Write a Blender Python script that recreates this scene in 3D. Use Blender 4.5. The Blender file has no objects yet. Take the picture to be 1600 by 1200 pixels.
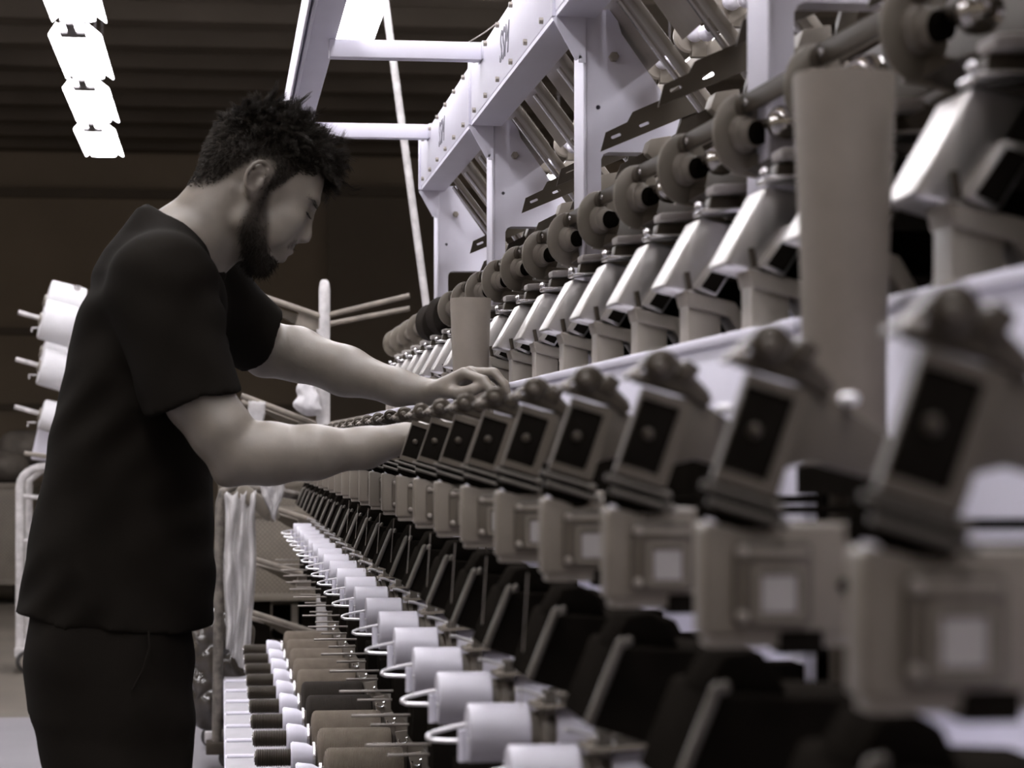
import bpy, bmesh, math, random
import numpy as np
from mathutils import Vector, Matrix
from mathutils.geometry import tessellate_polygon

random.seed(7)
rng = np.random.default_rng(7)
SC = bpy.context.scene
COL = SC.collection
PI = math.pi

# ------------------------------------------------------------------ camera, world, exposure
H = 1.13                                  # eye height of the camera above the floor
FPX = 3600.0                              # focal length in pixels of a 1600 px wide frame
YAW = math.atan(455.0 / FPX)
cam_d = bpy.data.cameras.new('camera')
cam_d.sensor_width = 36.0
cam_d.lens = FPX / 1600.0 * 36.0
cam_d.shift_y = 100.0 / 1600.0
cam_d.clip_start = 0.05
cam_d.clip_end = 120
cam_d.dof.use_dof = True
cam_d.dof.focus_distance = 4.7
cam_d.dof.aperture_fstop = 7.6
cam = bpy.data.objects.new('camera', cam_d)
COL.objects.link(cam)
cam.location = (0, 0, H)
cam.rotation_euler = (PI / 2, 0, -YAW)
SC.camera = cam

world = bpy.data.worlds.new('world')
SC.world = world
world.use_nodes = True
bg = world.node_tree.nodes['Background']
bg.inputs[0].default_value = (0.58, 0.49, 0.40, 1)
bg.inputs[1].default_value = 0.32

SC.view_settings.view_transform = 'Standard'
SC.view_settings.look = 'None'
SC.view_settings.gamma = 1.0
SC.view_settings.use_curve_mapping = False
SC.view_settings.exposure = 0.25

LAMP_STRENGTH = 15.0
LAMP_COLOR = (1.0, 0.975, 1.02)

# ------------------------------------------------------------------ helpers
def W(x, y, Y):
    """point of the place seen at photo position (x, y) at distance Y along the machine (used to measure sizes)"""
    u, v = (x - 800) / FPX, (700 - y) / FPX
    c, s = math.cos(YAW), math.sin(YAW)
    dx, dy = u * c + s, -u * s + c
    t = Y / dy
    return np.array((dx * t, Y, H + v * t))

def ramp_mat(name, col, rough=0.5, metal=0.0, var=0.12, scale=18.0, bump=0.0, bscale=120.0, spec=0.5, wave=None):
    m = bpy.data.materials.new(name)
    m.use_nodes = True
    nt = m.node_tree
    N, L = nt.nodes, nt.links
    b = N['Principled BSDF']
    b.inputs['Roughness'].default_value = rough
    b.inputs['Metallic'].default_value = metal
    b.inputs['Specular IOR Level'].default_value = spec
    tc = N.new('ShaderNodeTexCoord')
    no = N.new('ShaderNodeTexNoise')
    no.inputs['Scale'].default_value = scale
    no.inputs['Detail'].default_value = 4
    L.new(tc.outputs['Object'], no.inputs['Vector'])
    cr = N.new('ShaderNodeValToRGB')
    cr.color_ramp.elements[0].position = 0.3
    cr.color_ramp.elements[1].position = 0.7
    cr.color_ramp.elements[0].color = tuple(c * (1 - var) for c in col) + (1,)
    cr.color_ramp.elements[1].color = tuple(min(1, c * (1 + var)) for c in col) + (1,)
    L.new(no.outputs['Fac'], cr.inputs['Fac'])
    L.new(cr.outputs['Color'], b.inputs['Base Color'])
    if bump or wave:
        bp = N.new('ShaderNodeBump')
        bp.inputs['Strength'].default_value = bump if bump else 0.5
        bp.inputs['Distance'].default_value = 0.002
        if wave:
            wv = N.new('ShaderNodeTexWave')
            wv.wave_type = 'BANDS'
            wv.bands_direction = wave[0]
            wv.inputs['Scale'].default_value = wave[1]
            wv.inputs['Distortion'].default_value = 1.5
            L.new(tc.outputs['Object'], wv.inputs['Vector'])
            L.new(wv.outputs['Fac'], bp.inputs['Height'])
        else:
            n2 = N.new('ShaderNodeTexNoise')
            n2.inputs['Scale'].default_value = bscale
            L.new(tc.outputs['Object'], n2.inputs['Vector'])
            L.new(n2.outputs['Fac'], bp.inputs['Height'])
        L.new(bp.outputs['Normal'], b.inputs['Normal'])
    return m

def emit_mat(name, col, strength):
    m = bpy.data.materials.new(name)
    m.use_nodes = True
    b = m.node_tree.nodes['Principled BSDF']
    b.inputs['Base Color'].default_value = (0.9, 0.9, 0.9, 1)
    b.inputs['Emission Color'].default_value = tuple(col) + (1,)
    b.inputs['Emission Strength'].default_value = strength
    return m

M = {}
M['white_paint'] = ramp_mat('white_paint', (0.70, 0.685, 0.78), 0.45, var=0.03, scale=6)
M['white_worn'] = ramp_mat('white_worn', (0.50, 0.48, 0.48), 0.55, var=0.22, scale=26)
M['white_plastic'] = ramp_mat('white_plastic', (0.70, 0.685, 0.77), 0.38, var=0.03)
M['grey_paint'] = ramp_mat('grey_paint', (0.215, 0.188, 0.153), 0.45, var=0.08)
M['grey_plastic'] = ramp_mat('grey_plastic', (0.198, 0.171, 0.138), 0.42, var=0.05)
M['grey_plate'] = ramp_mat('grey_plate', (0.098, 0.082, 0.063), 0.4, var=0.06)
M['mid_grey'] = ramp_mat('mid_grey', (0.27, 0.24, 0.205), 0.45, var=0.06)
M['tube_grey'] = ramp_mat('tube_grey', (0.190, 0.162, 0.132), 0.6, var=0.05, scale=40)
M['dark_metal'] = ramp_mat('dark_metal', (0.056, 0.045, 0.032), 0.4, 0.3, var=0.15)
M['black_plastic'] = ramp_mat('black_plastic', (0.010, 0.0085, 0.007), 0.55, var=0.2, spec=0.0)
M['black_matt'] = ramp_mat('black_matt', (0.006, 0.005, 0.004), 0.8, var=0.2, spec=0.0)
M['bar_metal'] = ramp_mat('bar_metal', (0.11, 0.098, 0.082), 0.35, 0.4, var=0.1)
M['steel'] = ramp_mat('steel', (0.54, 0.52, 0.50), 0.34, 0.88, var=0.12, scale=9, bump=0.12, wave=('X', 14))
M['bright_steel'] = ramp_mat('bright_steel', (0.74, 0.73, 0.74), 0.22, 0.95, var=0.05)
M['chrome'] = ramp_mat('chrome', (0.55, 0.53, 0.51), 0.12, 1.0, var=0.03)
M['roller_white'] = ramp_mat('roller_white', (0.56, 0.545, 0.60), 0.4, var=0.03)
M['wire'] = ramp_mat('wire', (0.80, 0.79, 0.80), 0.32, 0.6, var=0.03)
M['pin'] = ramp_mat('pin', (0.17, 0.15, 0.13), 0.4, 0.5, var=0.1)
M['yarn_grey'] = ramp_mat('yarn_grey', (0.165, 0.138, 0.110), 0.9, var=0.14, scale=30, bump=0.5, wave=('X', 110), spec=0.1)
M['yarn_dark'] = ramp_mat('yarn_dark', (0.030, 0.025, 0.021), 0.9, var=0.12, scale=30, bump=0.5, wave=('X', 110), spec=0.1)
M['yarn_white'] = ramp_mat('yarn_white', (0.74, 0.735, 0.76), 0.85, var=0.02, bump=0.25, wave=('Z', 90), spec=0.1)
M['thread'] = ramp_mat('thread', (0.32, 0.29, 0.26), 0.9, var=0.05, spec=0.1)
M['lettering'] = ramp_mat('lettering', (0.21, 0.20, 0.24), 0.6, var=0.05)
M['label'] = ramp_mat('label', (0.36, 0.335, 0.32), 0.6, var=0.04)
M['lamp_body'] = ramp_mat('lamp_body', (0.80, 0.79, 0.80), 0.5, var=0.02)
M['lamp_bracket'] = ramp_mat('lamp_bracket', (0.16, 0.15, 0.155), 0.5, var=0.02)
M['lamp_glow'] = emit_mat('lamp_glow', LAMP_COLOR, LAMP_STRENGTH)
M['floor'] = ramp_mat('floor', (0.110, 0.094, 0.074), 0.7, var=0.18, scale=1.7, bump=0.15, bscale=60)
M['floor_light'] = ramp_mat('floor_light', (0.185, 0.175, 0.190), 0.65, var=0.08, scale=2.5, bump=0.12, bscale=60)
M['wall'] = ramp_mat('wall', (0.34, 0.285, 0.225), 0.9, var=0.12, scale=0.7, spec=0.2)
M['wall_dark'] = ramp_mat('wall_dark', (0.215, 0.185, 0.152), 0.9, var=0.1, scale=0.7, spec=0.2)
M['ceiling'] = ramp_mat('ceiling', (0.215, 0.182, 0.147), 0.9, var=0.15, scale=0.6, spec=0.2)
M['ceil_beam'] = ramp_mat('ceil_beam', (0.165, 0.14, 0.114), 0.9, var=0.15, scale=1.0, spec=0.2)
M['wood_peg'] = ramp_mat('wood_peg', (0.19, 0.165, 0.135), 0.65, var=0.25, scale=22)
M['crate'] = ramp_mat('crate', (0.14, 0.120, 0.094), 0.6, var=0.1, scale=12)
M['crate_hole'] = ramp_mat('crate_hole', (0.055, 0.047, 0.038), 0.8, var=0.1)
M['sack'] = ramp_mat('sack', (0.11, 0.095, 0.08), 0.8, var=0.3, scale=8, bump=0.3, bscale=14)
M['rubber'] = ramp_mat('rubber', (0.035, 0.032, 0.03), 0.7, var=0.1)

def film_mat():
    m = bpy.data.materials.new('plastic_film')
    m.use_nodes = True
    nt = m.node_tree
    N, L = nt.nodes, nt.links
    b = N['Principled BSDF']
    b.inputs['Base Color'].default_value = (0.62, 0.60, 0.60, 1)
    b.inputs['Roughness'].default_value = 0.22
    tr = N.new('ShaderNodeBsdfTransparent')
    mx = N.new('ShaderNodeMixShader')
    no = N.new('ShaderNodeTexNoise')
    no.inputs['Scale'].default_value = 9
    no.inputs['Detail'].default_value = 5
    mr = N.new('ShaderNodeMapRange')
    mr.inputs['To Min'].default_value = 0.25
    mr.inputs['To Max'].default_value = 0.85
    tc = N.new('ShaderNodeTexCoord')
    L.new(tc.outputs['Object'], no.inputs['Vector'])
    L.new(no.outputs['Fac'], mr.inputs['Value'])
    L.new(mr.outputs['Result'], mx.inputs['Fac'])
    L.new(tr.outputs[0], mx.inputs[1])
    L.new(b.outputs[0], mx.inputs[2])
    L.new(mx.outputs[0], N['Material Output'].inputs['Surface'])
    return m
M['film'] = film_mat()

def frame_of(d):
    d = Vector(d).normalized()
    a = Vector((0, 0, 1)) if abs(d.z) < 0.9 else Vector((1, 0, 0))
    u = d.cross(a).normalized()
    return d, u, d.cross(u).normalized()

class MB:
    """collects shapes of one part"""
    def __init__(s):
        s.v, s.f = [], []
    def add(s, vs, fs):
        o = len(s.v)
        s.v += [tuple(p) for p in vs]
        s.f += [tuple(i + o for i in f) for f in fs]
        return s
    def box(s, x0, x1, y0, y1, z0, z1):
        vs = [(x, y, z) for x in (x0, x1) for y in (y0, y1) for z in (z0, z1)]
        return s.add(vs, [(0, 1, 3, 2), (4, 6, 7, 5), (0, 4, 5, 1), (2, 3, 7, 6), (0, 2, 6, 4), (1, 5, 7, 3)])
    def beam(s, p0, p1, w, h, up=(0, 0, 1)):
        p0, p1 = Vector(p0), Vector(p1)
        d = (p1 - p0).normalized()
        r = d.cross(Vector(up)).normalized()
        u = r.cross(d)
        vs = [p + r * (a * w / 2) + u * (b * h / 2) for p in (p0, p1) for a, b in ((-1, -1), (1, -1), (1, 1), (-1, 1))]
        return s.add(vs, [(3, 2, 1, 0), (4, 5, 6, 7), (0, 1, 5, 4), (1, 2, 6, 5), (2, 3, 7, 6), (3, 0, 4, 7)])
    def lathe(s, p, d, prof, n=16):
        p = Vector(p)
        d, u, w = frame_of(d)
        vs, fs = [], []
        for t, r in prof:
            for i in range(n):
                a = 2 * PI * i / n
                vs.append(p + d * t + u * (r * math.cos(a)) + w * (r * math.sin(a)))
        for k in range(len(prof) - 1):
            for i in range(n):
                j = (i + 1) % n
                fs.append((k * n + i, k * n + j, (k + 1) * n + j, (k + 1) * n + i))
        fs.append(tuple(range(n - 1, -1, -1)))
        m = (len(prof) - 1) * n
        fs.append(tuple(m + i for i in range(n)))
        return s.add(vs, fs)
    def cyl(s, p0, p1, r0, r1=None, n=16, ch=0.0):
        p0, p1 = Vector(p0), Vector(p1)
        L = (p1 - p0).length
        r1 = r0 if r1 is None else r1
        prof = [(0, r0), (L, r1)] if not ch else [(0, r0 - ch), (ch, r0), (L - ch, r1), (L, r1 - ch)]
        return s.lathe(p0, p1 - p0, prof, n)
    def ball(s, c, r, n=14, m=9):
        prof = [(-r * math.cos(PI * (k + 0.5) / m), r * math.sin(PI * (k + 0.5) / m)) for k in range(m)]
        return s.lathe(c, (0, 0, 1), prof, n)
    def tube(s, pts, r, n=8):
        P = [Vector(p) for p in pts]
        vs, fs = [], []
        rr = r if isinstance(r, (list, tuple)) else [r] * len(P)
        up = None
        for k, p in enumerate(P):
            d = (P[min(k + 1, len(P) - 1)] - P[max(k - 1, 0)]).normalized()
            if up is None:
                _, u, w = frame_of(d)
            else:
                u = (up - d * up.dot(d)).normalized()
                w = d.cross(u)
            up = u
            for i in range(n):
                a = 2 * PI * i / n
                vs.append(p + u * (rr[k] * math.cos(a)) + w * (rr[k] * math.sin(a)))
        for k in range(len(P) - 1):
            for i in range(n):
                j = (i + 1) % n
                fs.append((k * n + i, k * n + j, (k + 1) * n + j, (k + 1) * n + i))
        fs.append(tuple(range(n - 1, -1, -1)))
        m = (len(P) - 1) * n
        fs.append(tuple(m + i for i in range(n)))
        return s.add(vs, fs)
    def prism(s, poly, a, b, axis='y', holes=()):
        """polygon (two coordinates) pushed from a to b along axis; for 'y' the polygon is in x,z; for 'x' in y,z; for 'z' in x,y"""
        def P(q, t):
            return {'y': (q[0], t, q[1]), 'x': (t, q[0], q[1]), 'z': (q[0], q[1], t)}[axis]
        loops = [list(poly)] + [list(h) for h in holes]
        flat = [q for l in loops for q in l]
        n = len(flat)
        vs = [P(q, a) for q in flat] + [P(q, b) for q in flat]
        if holes:
            tri = tessellate_polygon([[Vector((q[0], q[1], 0)) for q in l] for l in loops])
            fs = [tuple(t) for t in tri] + [tuple(i + n for i in reversed(t)) for t in tri]
        else:
            fs = [tuple(range(n)), tuple(range(2 * n - 1, n - 1, -1))]
        o = 0
        for l in loops:
            m = len(l)
            for i in range(m):
                j = (i + 1) % m
                fs.append((o + i, o + i + n, o + j + n, o + j))
            o += m
        return s.add(vs, fs)
    def mesh(s, name, mat, origin=(0, 0, 0), bevel=0.0, smooth=True, seg=2):
        me = bpy.data.meshes.new(name)
        o = Vector(origin)
        me.from_pydata([tuple(Vector(p) - o) for p in s.v], [], s.f)
        bm = bmesh.new()
        bm.from_mesh(me)
        bmesh.ops.recalc_face_normals(bm, faces=bm.faces)
        if bevel:
            es = [e for e in bm.edges if len(e.link_faces) == 2 and e.calc_face_angle(0) > 0.6]
            bmesh.ops.bevel(bm, geom=es, offset=bevel, segments=seg, affect='EDGES', profile=0.5, clamp_overlap=True)
        bm.to_mesh(me)
        bm.free()
        if smooth:
            me.polygons.foreach_set('use_smooth', [True] * len(me.polygons))
            me.set_sharp_from_angle(angle=math.radians(38))
        if mat:
            me.materials.append(M[mat])
        return me

def empty(name, loc):
    o = bpy.data.objects.new(name, None)
    o.empty_display_size = 0.05
    COL.objects.link(o)
    o.location = loc
    return o

def tag(o, label=None, cat=None, group=None, kind=None):
    if label: o['label'] = label
    if cat: o['category'] = cat
    if group: o['group'] = group
    if kind: o['kind'] = kind
    return o

def org(o):
    p = Vector(o.location)
    while o.parent:
        o = o.parent
        p = p + Vector(o.location)
    return p

def part(name, mb, mat, parent=None, bevel=0.0, loc=None, smooth=True, seg=2):
    """one mesh object; shapes are given in place, the object's own origin is its parent's (or loc)"""
    base = Vector((0, 0, 0)) if parent is None else org(parent)
    o0 = base if loc is None else Vector(loc)
    o = bpy.data.objects.new(name, mb.mesh(name, mat, o0, bevel, smooth, seg))
    COL.objects.link(o)
    if parent is not None:
        o.parent = parent
    o.location = o0 - base
    return o

def copy_tree(o, parent=None):
    c = o.copy()
    COL.objects.link(c)
    c.parent = parent
    for ch in list(o.children):
        copy_tree(ch, c)
    return c

def struct(name, mb, mat, parent=None, bevel=0.0, loc=None):
    o = part(name, mb, mat, parent, bevel, loc)
    if parent is None:
        o['kind'] = 'structure'
    return o

def rrect(cx, cz, w, h, r, n=4):
    pts = []
    for sx, sz, a0 in ((1, 1, 0), (-1, 1, 90), (-1, -1, 180), (1, -1, 270)):
        for k in range(n + 1):
            a = math.radians(a0 + 90 * k / n)
            pts.append((cx + sx * (w / 2 - r) + r * math.cos(a), cz + sz * (h / 2 - r) + r * math.sin(a)))
    return pts

def circ(cx, cz, r, n=16):
    return [(cx + r * math.cos(2 * PI * i / n), cz + r * math.sin(2 * PI * i / n)) for i in range(n)]

ORD = ['nearest', 'second nearest', 'third nearest', 'fourth nearest', 'fifth nearest', 'sixth nearest', 'seventh nearest',
       'eighth nearest', 'ninth nearest', 'tenth nearest', 'eleventh nearest', 'twelfth nearest', 'thirteenth nearest',
       'fourteenth nearest', 'fifteenth nearest', 'sixteenth nearest', 'seventeenth nearest', 'eighteenth nearest',
       'nineteenth nearest', 'twentieth nearest', 'twenty-first nearest', 'twenty-second nearest', 'twenty-third nearest',
       'twenty-fourth nearest', 'twenty-fifth nearest', 'twenty-sixth nearest']

# ------------------------------------------------------------------ the hall
FY = 9.85
struct('floor', MB().box(-9, 9, -4, 27, -0.12, -0.004), 'floor')
near_floor = struct('floor_near', MB().box(-9, 9, -4, FY, -0.004, 0.0), 'floor_light')  # nearer part of the floor, in a paler tone
struct('wall_back', MB().box(-9, 9, 26, 26.2, 0, 4.7), 'wall')
struct('ceiling', MB().box(-9.2, 9.2, -4.2, 26.2, 4.6, 4.75), 'ceiling')
for i, y in enumerate((16.5, 17.6, 18.7, 19.8, 20.9, 22.0, 23.1, 24.2, 25.2)):
    struct('trim_%d' % (i + 1), MB().box(-9, 9, y, y + 0.34, 4.36, 4.6), 'ceil_beam')
for i, (z0, z1) in enumerate(((1.55, 1.62), (2.38, 2.46), (3.9, 4.0))):
    struct('trim_%d' % (i + 20), MB().box(-9, 9, 25.9, 26.0, z0, z1), 'ceil_beam')
# big dark sliding door in the back wall
dr = struct('door_1', MB().box(1.18, 3.5, 25.88, 25.98, 0, 3.95), 'wall_dark')
struct('door_rail', MB().box(0.9, 3.9, 25.8, 25.9, 3.95, 4.05), 'ceil_beam', dr)

# ------------------------------------------------------------------ ceiling lamps
def make_lamp():
    L = 1.36
    r = empty('ceiling_lamp', (0, 0, 0))
    part('housing', MB().prism([(-0.05, 0.0), (0.05, 0.0), (0.035, 0.055), (-0.035, 0.055)], 0, L), 'lamp_body', r, 0.004)
    mb = MB()
    poly = []
    for (cx, cy, a0) in ((0.042, L - 0.05, 0), (-0.042, L - 0.05, 90), (-0.042, 0.05, 180), (0.042, 0.05, 270)):
        for k in range(5):
            a = math.radians(a0 + 90 * k / 4)
            poly.append((cx + 0.03 * math.cos(a), cy + 0.03 * math.sin(a)))
    mb.prism(poly, -0.022, -0.002, 'z')
    part('diffuser', mb, 'lamp_glow', r)
    for sx in (-1, 1):
        mb = MB()
        ring = [(0.064 * sx, 0.02, -0.001), (0.112 * sx, 0.24, -0.012), (0.112 * sx, L + 0.06, -0.012), (0.080 * sx, L - 0.02, -0.001), (0.064 * sx, L - 0.05, -0.001)]
        mb.add(ring + [(p[0], p[1], p[2] + 0.006) for p in ring],
               [(0, 1, 2, 3, 4), (9, 8, 7, 6, 5)] + [(i, i + 5, (i + 1) % 5 + 5, (i + 1) % 5) for i in range(5)])
        part('glowing_reflector_wing', mb, 'lamp_glow', r)  # wing emits by itself, in place of light reflected from the diffuser
    mb = MB().box(-0.020, 0.020, -0.16, 0.08, -0.036, -0.022)
    mb.box(-0.056, 0.056, 0.06, 0.17, -0.036, -0.022)
    part('bracket', mb, 'lamp_bracket', r, 0.004)
    for y in (0.25, L - 0.25):
        part('hanger_wire', MB().cyl((0, y, 0.05), (0, y, 4.6 - (H + 1.80)), 0.004, n=6), 'lamp_bracket', r)
    return r
lamp0 = make_lamp()
lamp_used = [False]
def place_lamp(x, y, label, group):
    o = lamp0 if not lamp_used[0] else copy_tree(lamp0)
    lamp_used[0] = True
    o.location = (x, y, H + 1.80)
    tag(o, label, 'ceiling lamp', group)
names_left = {5: 'lit ceiling lamp cut by the top edge, upper left', 6: 'lit ceiling lamp, second from the top in the upper left row',
              7: 'lit ceiling lamp, third from the top in the upper left row', 8: 'lowest and farthest lit ceiling lamp in the upper left row'}
for k in range(0, 9):
    y = 0.89 + 1.5 * k + 0.02
    x = -0.625 - 0.026 * (y - 9.8)
    place_lamp(x, y, names_left.get(k, 'lit ceiling lamp of the left row above the frame, %s to the camera' % ORD[k]), 'ceiling lamps in the left row')
for k in range(0, 8):
    place_lamp(0.55, 9.0 - 0.2 - 1.5 * k, 'lit ceiling lamp beside the top of the overhead rail' if k == 0 else 'lit ceiling lamp of the middle row above the machine front, %s to the camera' % ORD[7 - k],
               'ceiling lamps in the middle row')
for k in range(0, 11):
    place_lamp(2.25, 14.2 - 1.5 * k, 'lit ceiling lamp behind the winding machine, %s to the camera' % ORD[10 - k], 'ceiling lamps behind the machine')
for k in range(0, 9):
    place_lamp(-2.85, 13.2 - 1.5 * k, 'lit ceiling lamp over the neighbouring left aisle, %s to the camera' % ORD[8 - k], 'ceiling lamps over the neighbouring aisle')
for k in range(0, 8):  # unseen extra row, added to brighten the panel facing left
    place_lamp(-5.1, 13.2 - 1.5 * k, 'lit ceiling lamp added out of view at far left, %s to the camera' % ORD[7 - k], 'added ceiling lamps out of view')
M['deck'] = ramp_mat('deck', (0.36, 0.35, 0.375), 0.5, var=0.05)

# ------------------------------------------------------------------ winding machine: frame
P = 0.33                                  # pitch of the winding positions
Z = lambda z: H + z
COLY = [6.48 - 1.32 * k for k in range(5)]      # columns
frame = empty('winding_machine_frame', (0.7, 4.0, 0))
tag(frame, 'long white painted winding machine frame with columns, beam and panels', 'machine frame')

# body below: plinth, front panel halves and the dark deck
body = part('plinth', MB().box(0.52, 1.1, -0.6, 8.3, 0.0, Z(-0.30)), 'grey_paint', frame, 0.01)
def panel(y0, y1):
    mb = MB().box(0.52, 0.535, y0, y1, Z(-0.30), Z(0.112))
    o = part('front_panel', mb, 'white_paint', frame, 0.003)
    part('panel_lip', MB().box(0.512, 0.56, y0, y1, Z(0.106), Z(0.118)), 'white_paint', o, 0.003)
    y = y0 + 0.2
    mb = MB()
    return o
panel(-0.6, 1.765)
panel(2.03, 4.40)
panel(4.67, 8.2)
part('inner_panel', MB().box(0.66, 0.68, -0.6, 8.2, Z(-0.30), Z(0.30)), 'black_matt', frame)
# columns with cut-out
def column(y):
    poly = [(0.61, 0.74), (0.66, 0.74), (0.672, 0.70), (0.79, 0.535), (0.79, 0.50), (0.65, 0.50), (0.641, 0.496), (0.637, 0.487), (0.637, -0.30), (0.61, -0.30)]
    poly = [(x, Z(z)) for x, z in poly]
    holes = [circ(0.632, Z(0.575), 0.004, 10)[::-1], circ(0.628, Z(0.37), 0.003, 10)[::-1]]
    o = part('column', MB().prism(poly, y, y + 0.05, 'y', holes), 'white_paint', frame, 0.0)
    part('column_flange', MB().box(0.606, 0.612, y - 0.002, y + 0.10, Z(-0.30), Z(0.735)), 'white_paint', o, 0.002)
    part('bolt', MB().cyl((0.658, y - 0.012, Z(0.660)), (0.658, y + 0.002, Z(0.660)), 0.0085, n=6, ch=0.002), 'mid_grey', o)
    g = MB().prism([(y - 0.004, Z(0.728)), (y + 0.004, Z(0.728)), (y + 0.004, Z(0.655)), (y - 0.004, Z(0.655))], 0.56, 0.61, 'x')
    gp = [(0.559, Z(0.728)), (0.61, Z(0.728)), (0.61, Z(0.655)), (0.598, Z(0.655))]
    part('gusset', MB().prism(gp, y - 0.004, y + 0.0), 'white_paint', o, 0.0)
    part('gusset_rim', MB().beam((0.5585, y - 0.004, Z(0.726)), (0.598, y - 0.004, Z(0.655)), 0.012, 0.003, (0, 1, 0)).beam((0.598, y - 0.004, Z(0.655)), (0.61, y - 0.004, Z(0.655)), 0.012, 0.003, (0, 1, 0)), 'white_paint', o)
for y in COLY:
    column(y)
# beam made of panels, each with its bolts and printed letters
def text_mesh(txt, size, shear):
    cu = bpy.data.curves.new('lettering', 'FONT')
    cu.body = txt
    cu.size = size
    cu.shear = shear
    cu.extrude = 0.0006
    cu.align_x = 'CENTER'
    cu.align_y = 'CENTER'
    o = bpy.data.objects.new('lettering_tmp', cu)
    COL.objects.link(o)
    dg = bpy.context.evaluated_depsgraph_get()
    me = bpy.data.meshes.new_from_object(o.evaluated_get(dg))
    bpy.data.objects.remove(o)
    me.materials.clear()
    me.materials.append(M['lettering'])
    return me
TXT = text_mesh('SSM', 0.088, 0.35)
bolt_me = MB().cyl((0.004, 0, 0), (-0.007, 0, 0), 0.006, n=6).mesh('bolt', 'mid_grey')
for k in range(len(COLY)):
    y1 = COLY[k] + 0.03 if k else COLY[k] + 0.02
    y0 = y1 - 1.32
    b = part('beam_panel', MB().box(0.559, 0.575, y0 + 0.004, y1 - 0.004, Z(0.735), Z(0.868)), 'white_paint', frame, 0.003)
    part('beam_underside', MB().box(0.560, 0.628, y0, y1, Z(0.726), Z(0.7345)), 'white_paint', b)
    part('beam_top', MB().box(0.575, 0.64, y0, y1, Z(0.855), Z(0.866)), 'white_paint', b)
    part('seam_strip', MB().box(0.5535, 0.560, y1 - 0.030, y1 - 0.012, Z(0.728), Z(0.876)), 'white_paint', b, 0.001)
    for j in range(6):
        for zz in (0.857, 0.747):
            o = bpy.data.objects.new('bolt', bolt_me)
            COL.objects.link(o)
            o.parent = b
            o.location = Vector((0.559, y0 + 0.12 + j * 0.215, Z(zz))) - org(b)
    t = bpy.data.objects.new('lettering', TXT)
    COL.objects.link(t)
    t.parent = b
    t.location = Vector((0.5585, (y0 + y1) / 2 + 0.02, Z(0.803))) - org(b)
    t.rotation_euler = (PI / 2, 0, -PI / 2)
# long runs behind: shaft, dark channel above the cradles
part('shaft', MB().cyl((0.69, -0.4, Z(0.335)), (0.69, 8.1, Z(0.335)), 0.012, n=10), 'dark_metal', frame)
part('cable_channel', MB().box(0.70, 0.86, -0.4, 6.5, Z(0.355), Z(0.435)), 'dark_metal', frame, 0.005)
part('roller_rail', MB().box(0.955, 0.985, -0.4, 6.5, Z(0.76), Z(0.80)), 'grey_paint', frame, 0.003)
part('cable_duct', MB().box(0.455, 0.515, 2.12, 8.2, Z(-0.085), Z(0.012)), 'black_matt', frame, 0.004)
part('roller_beam', MB().box(0.40, 0.52, -0.3, 8.2, Z(-0.335), Z(-0.215)), 'white_paint', frame, 0.003)
part('spool_beam', MB().box(0.375, 0.52, 1.5, 8.2, Z(-0.70), Z(-0.56)), 'dark_metal', frame, 0.003)

# ------------------------------------------------------------------ repeated machine heads
def series(make, n0, n1, phase, label, cat, group, first=0, every=1):
    proto = make()
    out = []
    for i, n in enumerate(range(n0, n1, every)):
        o = proto if i == 0 else copy_tree(proto)
        o.location.y = phase + P * n
        tag(o, label.replace('#', ORD[i + first]), cat, group)
        out.append(o)
    return out

def rot2(pts, ang, c=(0, 0)):
    ca, sa = math.cos(ang), math.sin(ang)
    return [(c[0] + x * ca + z * sa, c[1] - x * sa + z * ca) for x, z in pts]

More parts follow.
